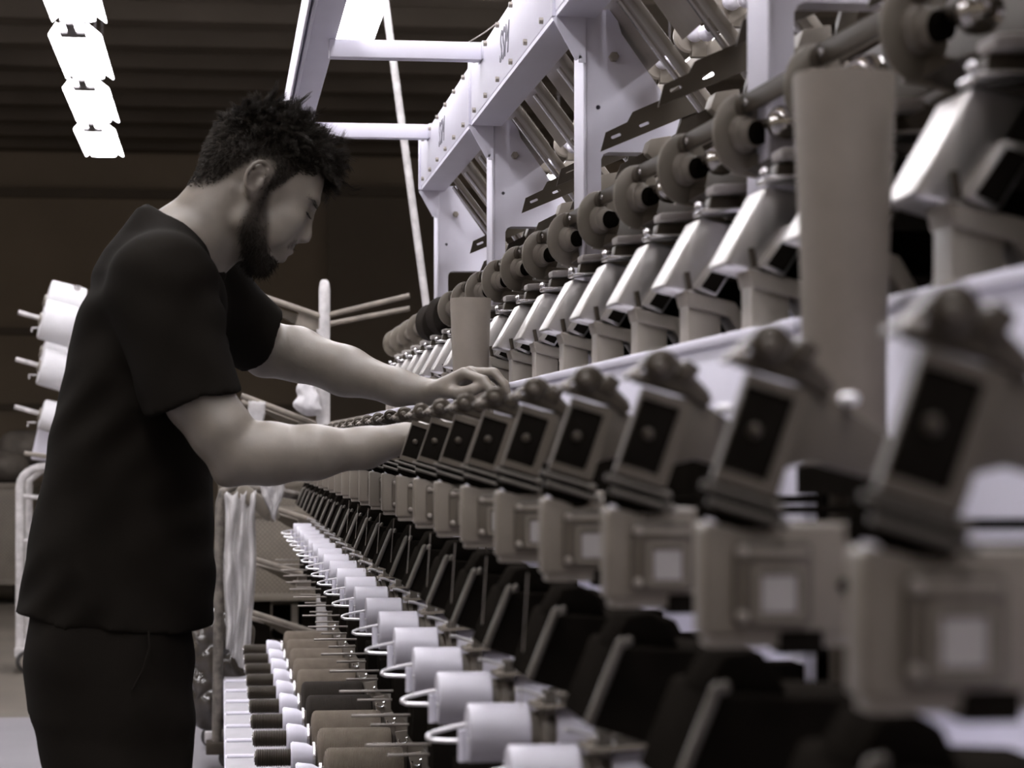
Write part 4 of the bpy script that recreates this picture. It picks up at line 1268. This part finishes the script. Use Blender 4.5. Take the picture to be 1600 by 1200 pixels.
# shoulders and sleeves: cut square and hollow at the hems, then joined to the trunk
T.cap(W(262, 385, 3.90), W(252, 440, YN + 0.02), 0.060, 0.066, 0.03)
T.cap(W(275, 392, 3.96), W(318, 448, YF - 0.02), 0.060, 0.064, 0.03)
for (a0, a1, r0, r1, pc, pn, c0, c1, cr) in (
        (W(256, 452, YN), W(311, 665, 3.700), 0.082, 0.079, W(301, 630, 3.715), (0.26, 0.02, -0.97), W(297, 600, 3.71), W(318, 690, 3.70), 0.070),
        (W(318, 455, YF), W(430, 556, 4.265), 0.078, 0.064, W(402, 532, 4.23), (0.80, 0.45, -0.42), W(392, 523, 4.222), W(450, 570, 4.28), 0.056)):
    S2 = Field(T.lo, T.lo + T.h * (T.n - 1), T.h)
    S2.g = S2.g[:T.n[0], :T.n[1], :T.n[2]]
    S2.n = np.array(S2.g.shape)
    S2.cap(a0, a1, r0, r1, 0.02)
    S2.plane_cut(pc, pn, 0.22)
    a0, a1 = np.array(a0), np.array(a1)
    S2.cap(a0 + (a1 - a0) * 0.70, a0 + (a1 - a0) * 1.3, r1 - 0.013, r1 - 0.013, 0.004, sub=True)
    kk = 0.055
    hh = np.maximum(kk - np.abs(T.g - S2.g), 0) / kk
    low = np.clip((T.lo[2] + T.h * np.arange(T.n[2]) - (H + 0.10)) / 0.12, 0.12, 1)[None, None, :]
    T.g = (np.minimum(T.g, S2.g) - hh * hh * kk * 0.25 * low * (S2.g < kk)).astype(np.float32)
# neck opening: a hollow along the neck, then a ribbed collar round it
T.cap(W(268, 400, 3.93), W(345, 305, 3.93), 0.066, 0.085, 0.008, sub=True)
T.cap(W(312, 415, 3.93), W(362, 372, 3.93), 0.052, 0.055, 0.008, sub=True)
# creases: pulled from the shoulder, bunched at the waist and the sleeve
sl, x, y, z = T.region(T.lo, T.lo + T.h * (T.n - 1))
cr = 0.0035 * np.sin(46 * (x + 0.7 * z) + 14 * y + 2.0 * np.sin(9 * z)) * np.sin(13 * (z - 0.5 * x) + 1.0)
cr = cr + 0.0030 * np.sin(70 * (z - 0.9 * x) + 20 * y) * np.clip(np.sin(17 * (x + z) + 6 * y), 0, 1)
T.g = (T.g + cr[:T.n[0], :T.n[1], :T.n[2]] * np.clip((H + 0.34 - z) / 0.08, 0.15, 1)).astype(np.float32)
# lower hem stands off the trousers
hz = W(200, 985, 3.93)[2]
sl, x, y, z = T.region((-0.42, 3.6, hz - 0.03), (0.2, 4.3, hz + 0.03))
edge = hz + 0.010 + 0.045 * np.clip((-0.25 - x) / 0.10, 0, 1) + 0.006 * np.sin(x * 22)
T.g[sl] = np.maximum(T.g[sl], (edge - z).astype(np.float32))
vt, ft = T.mesh(3)
shirt = mesh_obj('t_shirt', vt, ft, M['shirt'], body_r)
shirt['label'] = 'loose black crew-neck t-shirt'
# collar band: follows the neck opening
ring = []
ca = [(224, 331, 3.93), (230, 338, 3.893), (247, 354, 3.868), (273, 374, 3.858), (301, 403, 3.862), (326, 424, 3.885), (343, 435, 3.93), (330, 424, 3.975), (300, 397, 3.998), (273, 367, 4.002), (249, 347, 3.99), (232, 334, 3.967)]
n = len(ca)
pp = [W(*c) for c in ca]
def catmull(P, m):
    out = []
    n = len(P)
    for i in range(n):
        a, b, c, d = P[i - 1], P[i], P[(i + 1) % n], P[(i + 2) % n]
        for k in range(m):
            t = k / m
            out.append(0.5 * (2 * b + (c - a) * t + (2 * a - 5 * b + 4 * c - d) * t * t + (3 * b - a - 3 * c + d) * t ** 3))
    return out
pp = catmull(pp, 5)
axis = unit(W(345, 305, 3.93) - W(268, 400, 3.93))
cen = np.mean(pp, 0)
vs, fs = [], []
m = len(pp)
for p in pp:
    o = unit((p - cen) - axis * np.dot(p - cen, axis))
    for a, r in ((0.016, 0.001), (0.018, 0.004), (0.012, 0.008), (-0.008, 0.010), (-0.012, 0.004), (0.0, -0.001)):
        vs.append(p + axis * (a - 0.004) + o * r)
for i in range(m):
    for k in range(6):
        fs.append((i * 6 + k, i * 6 + (k + 1) % 6, ((i + 1) % m) * 6 + (k + 1) % 6, ((i + 1) % m) * 6 + k))
col = mesh_obj('collar', np.array(vs), np.array(fs)[:, ::-1], M['shirt'], shirt)
# ---- trousers
G = Field((-0.42, 3.66, 0.02), (0.12, 4.22, H - 0.22), 0.008)
G.loft([H - 0.24, H - 0.30, H - 0.36, H - 0.44], [-0.185] * 4, [3.93] * 4, [0.125, 0.135, 0.14, 0.135], [0.175, 0.185, 0.19, 0.185], 0.03)
def leg(yh, yk, ya, dx):
    pts = [W(172 + dx, 1010, yh), W(180 + dx, 1130, yh), W(186 + dx, 1210, (yh + yk) / 2), W(196 + dx, 1390, yk), W(178 + dx, 1560, ya), W(168 + dx, 1690, ya)]
    G.chain(pts, [0.122, 0.120, 0.112, 0.090, 0.080, 0.074], 0.03)
    return pts[-1]
an = leg(3.85, 3.83, 3.83, 0)
af = leg(4.02, 4.04, 4.05, -6)
sl, x, y, z = G.region(G.lo, G.lo + G.h * G.n)
G.g[:] = np.maximum(G.g, (0.075 - z).astype(np.float32)) + (0.004 * np.sin(x * 31 + z * 18 + y * 9) * np.sin(z * 26 - x * 12)).astype(np.float32)
vg, fg = G.mesh(3)
tr = mesh_obj('trousers', vg, fg, M['trousers'], body_r)
# pocket opening seam on the near side
pk = [W(232, 985, 3.735), W(234, 1010, 3.728), W(224, 1045, 3.722), W(207, 1078, 3.722)]
part('pocket_seam', MB().tube(pk, 0.0022, 6), 'trousers', tr)
for a_ in (an, af):
    S_ = Field((a_[0] - 0.18, a_[1] - 0.1, 0.0), (a_[0] + 0.28, a_[1] + 0.1, 0.16), 0.008)
    S_.cap((a_[0], a_[1], 0.07), (a_[0] - 0.03, a_[1], 0.045), 0.05, 0.045, 0.02)
    S_.cap((a_[0] + 0.01, a_[1], 0.055), (a_[0] + 0.16, a_[1], 0.035), 0.048, 0.036, 0.02)
    sl, x, y, z = S_.region(S_.lo, S_.lo + S_.h * S_.n)
    S_.g[:] = np.maximum(S_.g, (0.012 - z).astype(np.float32))
    vs_, fs_ = S_.mesh(2)
    sh = mesh_obj('shoe', vs_, fs_, M['shoe'], body_r)
    part('sole', MB().prism([(a_[0] - 0.075, a_[1] - 0.035), (a_[0] + 0.06, a_[1] - 0.043), (a_[0] + 0.16, a_[1] - 0.04), (a_[0] + 0.20, a_[1]), (a_[0] + 0.16, a_[1] + 0.04), (a_[0] + 0.06, a_[1] + 0.043), (a_[0] - 0.075, a_[1] + 0.035)], 0.001, 0.02, 'z'), 'rubber', sh, 0.003)

# ------------------------------------------------------------------ behind the worker: trolleys, crates, packages, plastic film
def crate_mat():
    m = ramp_mat('crate_perforated', (0.175, 0.150, 0.118), 0.6, var=0.1, scale=12)
    nt = m.node_tree
    N, L = nt.nodes, nt.links
    b = N['Principled BSDF']
    tc = N.new('ShaderNodeTexCoord')
    sx = N.new('ShaderNodeSeparateXYZ')
    L.new(tc.outputs['Object'], sx.inputs[0])
    def sine(sock, f):
        a = N.new('ShaderNodeMath'); a.operation = 'MULTIPLY'; a.inputs[1].default_value = f
        L.new(sock, a.inputs[0])
        c = N.new('ShaderNodeMath'); c.operation = 'SINE'
        L.new(a.outputs[0], c.inputs[0])
        return c.outputs[0]
    p = N.new('ShaderNodeMath'); p.operation = 'MULTIPLY'
    L.new(sine(sx.outputs[0], 240.0), p.inputs[0])
    L.new(sine(sx.outputs[2], 240.0), p.inputs[1])
    t = N.new('ShaderNodeMath'); t.operation = 'GREATER_THAN'; t.inputs[1].default_value = 0.35
    L.new(p.outputs[0], t.inputs[0])
    mx = N.new('ShaderNodeMix'); mx.data_type = 'RGBA'
    src = b.inputs['Base Color'].links[0].from_socket
    L.new(t.outputs[0], mx.inputs[0])
    L.new(src, mx.inputs[6])
    mx.inputs[7].default_value = (0.07, 0.06, 0.05, 1)
    L.new(mx.outputs[2], b.inputs['Base Color'])
    return m
M['crate_perforated'] = crate_mat()

def crate(x0, x1, y0, y1, z0, z1, label):
    r = empty('perforated_crate', ((x0 + x1) / 2, (y0 + y1) / 2, 0))
    tag(r, label, 'crate', 'perforated crates')
    part('walls', MB().box(x0, x1, y0, y1, z0, z1), 'crate_perforated', r, 0.006)
    for z in (z1, z0 + 0.02):
        part('rim', MB().box(x0 - 0.012, x1 + 0.012, y0 - 0.012, y1 + 0.012, z - 0.03, z + 0.01), 'crate', r, 0.004)
    for x in (x0, x1):
        part('corner_post', MB().box(x - 0.014, x + 0.014, y0 - 0.014, y0 + 0.03, z0, z1), 'crate', r, 0.003)
    for x in (x0 + 0.08, x1 - 0.08, (x0 + x1) / 2):
        part('foot', MB().box(x - 0.05, x + 0.05, y0 + 0.12, y1 - 0.1, 0.0, z0), 'black_matt', r)
    return r
yc = 12.6
ca_, cb_ = W(386, 800, yc), W(560, 935, yc)
crate(ca_[0], cb_[0] + 0.1, yc, yc + 0.9, cb_[2], W(386, 800, yc)[2], 'perforated crate behind the plastic film and peg rack')
crate(W(345, 1, 13.6)[0], W(540, 1, 13.6)[0], 13.6, 14.4, 0.22, W(386, 755, 13.6)[2], 'taller perforated crate far behind the peg rack')
yl = 16.9
crate(W(-160, 1, yl)[0], W(48, 1, yl)[0], yl, yl + 0.9, W(0, 912, yl)[2], W(0, 757, yl)[2], 'perforated crate at the left edge under the sacks')
def sack(x, y, rx, ry, rz, Y, label):
    c = W(x, y, Y)
    v, f = [], []
    F = Field(c - np.array((rx, ry, rz)) * 1.4, c + np.array((rx, ry, rz)) * 1.4, 0.03)
    F.ell(c, (rx, ry, rz), np.eye(3), 0.05)
    F.ell(c + np.array((rx * 0.45, 0, -rz * 0.1)), (rx * 0.55, ry * 0.8, rz * 0.8), np.eye(3), 0.08)
    F.ell(c + np.array((-rx * 0.5, 0, rz * 0.1)), (rx * 0.45, ry * 0.8, rz * 0.75), np.eye(3), 0.08)
    v, f = F.mesh(2)
    o = mesh_obj('filled_sack', v - c, f, M['sack'], None)
    o.location = c
    tag(o, label, 'sack', 'sacks on the crate')
sack(42, 700, 0.20, 0.22, 0.13, 17.3, 'dark plump sack on the crate beside the trolley')
sack(8, 728, 0.16, 0.22, 0.12, 17.2, 'dark slumped sack on the crate at the left edge')

# trolley with white yarn packages on pegs
yt = 11.8
tr_x = W(31, 700, yt)[0]
t = empty('package_trolley', (tr_x + 0.3, yt, 0))
tag(t, 'white tubular peg trolley on casters behind the worker', 'trolley')
zt = W(31, 745, yt)[2]
zb = W(31, 1012, yt)[2]
arc = [(tr_x, yt, zb), (tr_x, yt, zt - 0.05)] + [(tr_x + 0.13 - 0.13 * math.cos(a), yt, zt - 0.05 + 0.10 * math.sin(a)) for a in np.linspace(0.3, PI / 2, 6)] + [(tr_x + 0.6, yt, zt + 0.05)]
part('front_tube', MB().tube(arc, 0.022, 12), 'white_worn', t)
part('rear_tube', MB().tube([(tr_x, yt + 0.55, zb), (tr_x, yt + 0.55, zt - 0.03), (tr_x + 0.1, yt + 0.55, zt + 0.05), (tr_x + 0.6, yt + 0.55, zt + 0.05)], 0.02, 10), 'white_worn', t)
for y_ in (775, 845):
    z_ = W(31, y_, yt)[2]
    part('cross_tube', MB().cyl((tr_x, yt, z_), (tr_x + 0.7, yt, z_ - 0.06), 0.013, n=10), 'white_worn', t)
part('base_bar', MB().box(tr_x - 0.025, tr_x + 0.8, yt - 0.03, yt + 0.6, zb - 0.05, zb), 'white_worn', t, 0.005)
for (dx, dy) in ((0.03, 0.0), (0.72, 0.0), (0.03, 0.55), (0.72, 0.55)):
    fk = part('caster_fork', MB().box(tr_x + dx - 0.02, tr_x + dx + 0.02, yt + dy - 0.03, yt + dy + 0.03, 0.055, zb - 0.048), 'dark_metal', t)
    part('wheel', MB().lathe((tr_x + dx + 0.01, yt + dy - 0.05, 0.0585), (0, 1, 0), [(0, 0.030), (0.006, 0.034), (0.008, 0.052), (0.016, 0.058), (0.028, 0.058), (0.036, 0.052)], 24), 'rubber', fk)
    part('wheel_hub', MB().lathe((tr_x + dx + 0.01, yt + dy - 0.056, 0.0585), (0, 1, 0), [(0, 0.034), (0.008, 0.036)], 18), 'mid_grey', fk)
px = W(96, 600, yt)[0]
part('peg_post', MB().tube([(px, yt + 0.3, zb), (px - 0.02, yt + 0.3, W(90, 700, yt)[2]), (px + 0.06, yt + 0.3, W(100, 440, yt)[2])], 0.022, 10), 'white_worn', t)
part('white_tray', MB().prism([(W(46, 720, yt)[0], W(46, 718, yt)[2]), (W(62, 640, yt)[0], W(62, 650, yt)[2]), (W(84, 640, yt)[0], W(84, 648, yt)[2]), (W(78, 720, yt)[0], W(70, 722, yt)[2])], yt + 0.05, yt + 0.5), 'white_plastic', t, 0.01)
part('tray_bar', MB().cyl(W(38, 708, yt), W(90, 716, yt), 0.012, n=8), 'mid_grey', t)
pdir = unit((-1, -0.12, 0.27))
for i, (x, y, R, Ln, Y, lab) in enumerate((
        (100, 478, 0.118, 0.19, 12.15, 'white yarn package on the uppermost peg, the farther one'),
        (90, 505, 0.105, 0.165, 11.75, 'white yarn package on the uppermost peg, the nearer one'),
        (88, 556, 0.085, 0.15, 12.15, 'white yarn package half hidden between the upper and middle pegs'),
        (86, 578, 0.098, 0.15, 11.75, 'white yarn package on the middle peg behind the worker'),
        (84, 652, 0.080, 0.13, 11.75, 'white yarn package on the lowest peg behind the worker'))):
    c = W(x, y, Y)
    if i in (1, 3, 4):
        part('peg', MB().tube([c - pdir * 0.05, c + pdir * 0.20], 0.012, 8), 'white_worn', t)
        part('hook_wire', MB().tube([c + pdir * 0.09 + np.array((0, -0.02, -0.05)), c + pdir * 0.13 + np.array((0, -0.02, -0.06)), c + pdir * 0.13 + np.array((0, -0.02, -0.08))], 0.005, 6), 'white_worn', t)
    o = empty('yarn_package', c)
    tag(o, lab, 'yarn package', 'white yarn packages on the trolley')
    part('yarn', MB().lathe(c - pdir * Ln / 2, pdir, [(0, R - 0.02), (0.004, R - 0.004), (0.012, R), (Ln - 0.012, R * 0.96), (Ln - 0.004, R * 0.93), (Ln, R * 0.80)], 36), 'yarn_white', o)
    part('core', MB().cyl(c - pdir * (Ln / 2 + 0.01), c + pdir * (Ln / 2 + 0.012), 0.030, n=18), 'mid_grey', o)

# peg rack with paired arms
yr = 8.75
rk = empty('peg_rack', (W(507, 700, yr)[0], yr, 0))
tag(rk, 'worn white peg rack with slanting paired arms', 'rack')
xr = W(507, 700, yr)[0]
part('post', MB().lathe((xr, yr, 0.05), (0, 0, 1), [(0, 0.021), (W(507, 452, yr)[2] - 0.05, 0.021), (W(507, 441, yr)[2] - 0.05, 0.017), (W(507, 437, yr)[2] - 0.05, 0.009)], 16), 'white_worn', rk)
part('post_sleeve', MB().cyl((xr - 0.006, yr, 0.05), (xr - 0.006, yr, W(507, 515, yr)[2]), 0.0245, n=16), 'white_worn', rk)
part('base', MB().box(xr - 0.45, xr + 0.45, yr - 0.05, yr + 0.55, 0.02, 0.07), 'white_worn', rk, 0.01)
for dx in (-0.42, 0.42):
    for dy in (0.0, 0.5):
        part('wheel', MB().lathe((xr + dx, yr + dy - 0.02, 0.045), (0, 1, 0), [(0, 0.034), (0.006, 0.044), (0.028, 0.044), (0.034, 0.034)], 18), 'rubber', rk)
lv = [(495, 452, 462), (666, 618, 640), (818, 778, 790), (905, 868, 880), (992, 952, 965)]
for i, (yc_, yl_, yr_) in enumerate(lv):
    for k, dy in enumerate((0.0, 0.32)):
        c = W(502, yc_ + 8 * k, yr)
        c[1] = yr + dy
        l = W(377, yl_ + 10 * k, yr + dy)
        part('arm', MB().tube([c + np.array((0, 0, 0)), l], 0.0115 if k == 0 else 0.010, 10), 'wood_peg', rk)
        rr_ = W(640, yr_ + 20 * k, yr + dy)
        if i < 2:
            part('arm', MB().tube([c, rr_], 0.0105, 10), 'wood_peg', rk)
    part('arm_web', MB().prism([(W(400, 1, yr)[0], W(400, yl_ + 16, yr)[2]), (W(500, 1, yr)[0], W(500, yc_ + 6, yr)[2]), (W(500, 1, yr)[0], W(500, yc_ + 22, yr)[2]), (W(466, 1, yr)[0], W(466, yc_ + 14, yr)[2])], yr + 0.06, yr + 0.075), 'dark_metal', rk)
    part('arm_bracket', MB().prism([(W(468, 1, yr)[0], W(468, yc_ - 10, yr)[2]), (xr, W(500, yc_ - 2, yr)[2]), (xr, W(500, yc_ + 26, yr)[2]), (W(462, 1, yr)[0], W(462, yc_ + 12, yr)[2])], yr + 0.02, yr + 0.05), 'wood_peg', rk)
    part('arm_tie', MB().cyl((xr, yr, W(502, yc_, yr)[2]), (xr, yr + 0.32, W(502, yc_, yr)[2]), 0.012, n=8), 'white_worn', rk)

# old tubular cart wrapped in film, in front of the rack
yw = 8.2
M['rusty_paint'] = ramp_mat('rusty_paint', (0.115, 0.100, 0.085), 0.6, var=0.55, scale=34)
cw = empty('tubular_cart', (W(344, 1, yw)[0] + 0.2, yw, 0))
tag(cw, 'chipped tubular cart frame standing beside the trousers', 'cart')
xw = W(344, 700, yw)[0]
ztop = W(344, 760, yw)[2]
part('front_tube', MB().tube([(xw - 0.012, yw, 0.09), (xw, yw, ztop - 0.06), (xw + 0.012, yw, ztop - 0.02), (xw + 0.045, yw, ztop), (xw + 0.16, yw + 0.02, ztop - 0.01)], 0.0175, 12), 'rusty_paint', cw)
part('rear_tube', MB().tube([(xw + 0.55, yw + 0.4, 0.09), (xw + 0.55, yw + 0.4, ztop - 0.1), (xw + 0.16, yw + 0.02, ztop - 0.01)], 0.0175, 10), 'rusty_paint', cw)
part('foot_plate', MB().box(xw - 0.05, xw + 0.07, yw - 0.03, yw + 0.05, 0.05, 0.095), 'dark_metal', cw, 0.004)
part('base_bar', MB().box(xw + 0.0, xw + 0.58, yw + 0.0, yw + 0.42, 0.055, 0.085), 'dark_metal', cw, 0.004)
for dx, dy in ((0.0, 0.0), (0.55, 0.0), (0.05, 0.4), (0.55, 0.4)):
    part('wheel', MB().lathe((xw + dx + 0.03, yw + dy - 0.02, 0.037), (0, 1, 0), [(0, 0.028), (0.004, 0.036), (0.028, 0.036), (0.032, 0.028)], 16), 'rubber', cw)
sl_ = part('wrapped_bar', MB().beam(W(372, 762, yw - 0.04), W(428, 806, yw - 0.04), 0.05, 0.055), 'crate', cw, 0.008)
part('bar_end', MB().tube([W(424, 800, yw - 0.05), W(432, 812, yw - 0.05)], [0.028, 0.016], 10), 'wood_peg', sl_)

def film(name, quad, Y, label, amp=0.03, nx=14, ny=22, wave=3.0, mat='film'):
    """crumpled sheet hung between four photo corners at a distance, given a real thickness"""
    a, b, c, d = [W(x, y, Y) for x, y in quad]
    v = []
    for j in range(ny + 1):
        for i in range(nx + 1):
            s, t_ = i / nx, j / ny
            p = (a * (1 - s) + b * s) * (1 - t_) + (d * (1 - s) + c * s) * t_
            e = 1.0
            p = p + np.array((0.15 * amp * math.sin(9 * t_ + 4 * s), amp * (math.sin(wave * PI * 2 * s + 3 * t_) + 0.5 * math.sin(17 * t_ + 11 * s)), 0.25 * amp * math.sin(21 * s + 5 * t_)))
            v.append(p)
    v = np.array(v)
    n = nx + 1
    f = [(j * n + i, j * n + i + 1, (j + 1) * n + i + 1, (j + 1) * n + i) for j in range(ny) for i in range(nx)]
    o = mesh_obj(name, v - v.mean(0), np.array(f), M[mat], None)
    o.location = v.mean(0)
    so = o.modifiers.new('thickness', 'SOLIDIFY')
    so.thickness = 0.0012
    tag(o, label, 'plastic film', 'plastic film on the carts')
    return o
film('plastic_film', ((350, 772), (402, 768), (392, 1060), (352, 1010)), yw - 0.07, 'long sheet of clear plastic film hanging from the cart frame')
film('plastic_film', ((398, 742), (450, 738), (430, 815), (424, 806)), yw - 0.10, 'light flap of plastic film under the near forearm', 0.02, 8, 10)
film('plastic_film', ((388, 626), (416, 628), (410, 672), (386, 664)), yr - 0.014, 'small scrap of film on the peg rack above the near forearm', 0.006, 6, 8)
M['white_bag'] = ramp_mat('white_bag', (0.60, 0.585, 0.60), 0.45, var=0.12, scale=20, bump=0.5, bscale=30)
bag = Field(W(455, 655, yr - 0.1) - 0.12, W(505, 590, yr - 0.1) + 0.12, 0.006)
bag.cap(W(478, 600, yr - 0.08), W(482, 630, yr - 0.08), 0.034, 0.042, 0.02)
bag.cap(W(470, 632, yr - 0.08), W(492, 638, yr - 0.08), 0.026, 0.024, 0.02)
bag.cap(W(488, 580, yr - 0.06), W(482, 604, yr - 0.08), 0.012, 0.026, 0.02)
vb_, fb_ = bag.mesh(2)
vb_ = vb_ + 0.004 * np.sin(vb_[:, [2, 0, 1]] * 120)
bo = mesh_obj('white_bag', vb_ - W(480, 620, yr - 0.08), fb_, M['white_bag'], None)
bo.location = W(480, 620, yr - 0.08)
tag(bo, 'small white plastic bag tied to the rack post', 'plastic bag')
M['dark_film'] = ramp_mat('dark_film', (0.045, 0.038, 0.032), 0.12, var=0.5, scale=14, bump=0.9, bscale=22, spec=0.7)
db = Field(W(300, 1140, yw) - 0.15, W(392, 940, yw) + 0.25, 0.01)
db.cap(W(335, 985, yw + 0.22), W(330, 1100, yw + 0.22), 0.075, 0.095, 0.05)
db.cap(W(370, 985, yw + 0.22), W(362, 1090, yw + 0.22), 0.06, 0.08, 0.05)
vd_, fd_ = db.mesh(1)
vd_ = vd_ + 0.007 * np.sin(vd_[:, [2, 0, 1]] * 75 + 2 * np.sin(vd_[:, [1, 2, 0]] * 40))
o = mesh_obj('dark_bag', vd_ - W(345, 1090, yw + 0.22), fd_, M['dark_film'], None)
o.location = W(345, 1090, yw + 0.22)
tag(o, 'glossy dark plastic bag on the cart beside the trousers', 'plastic bag')
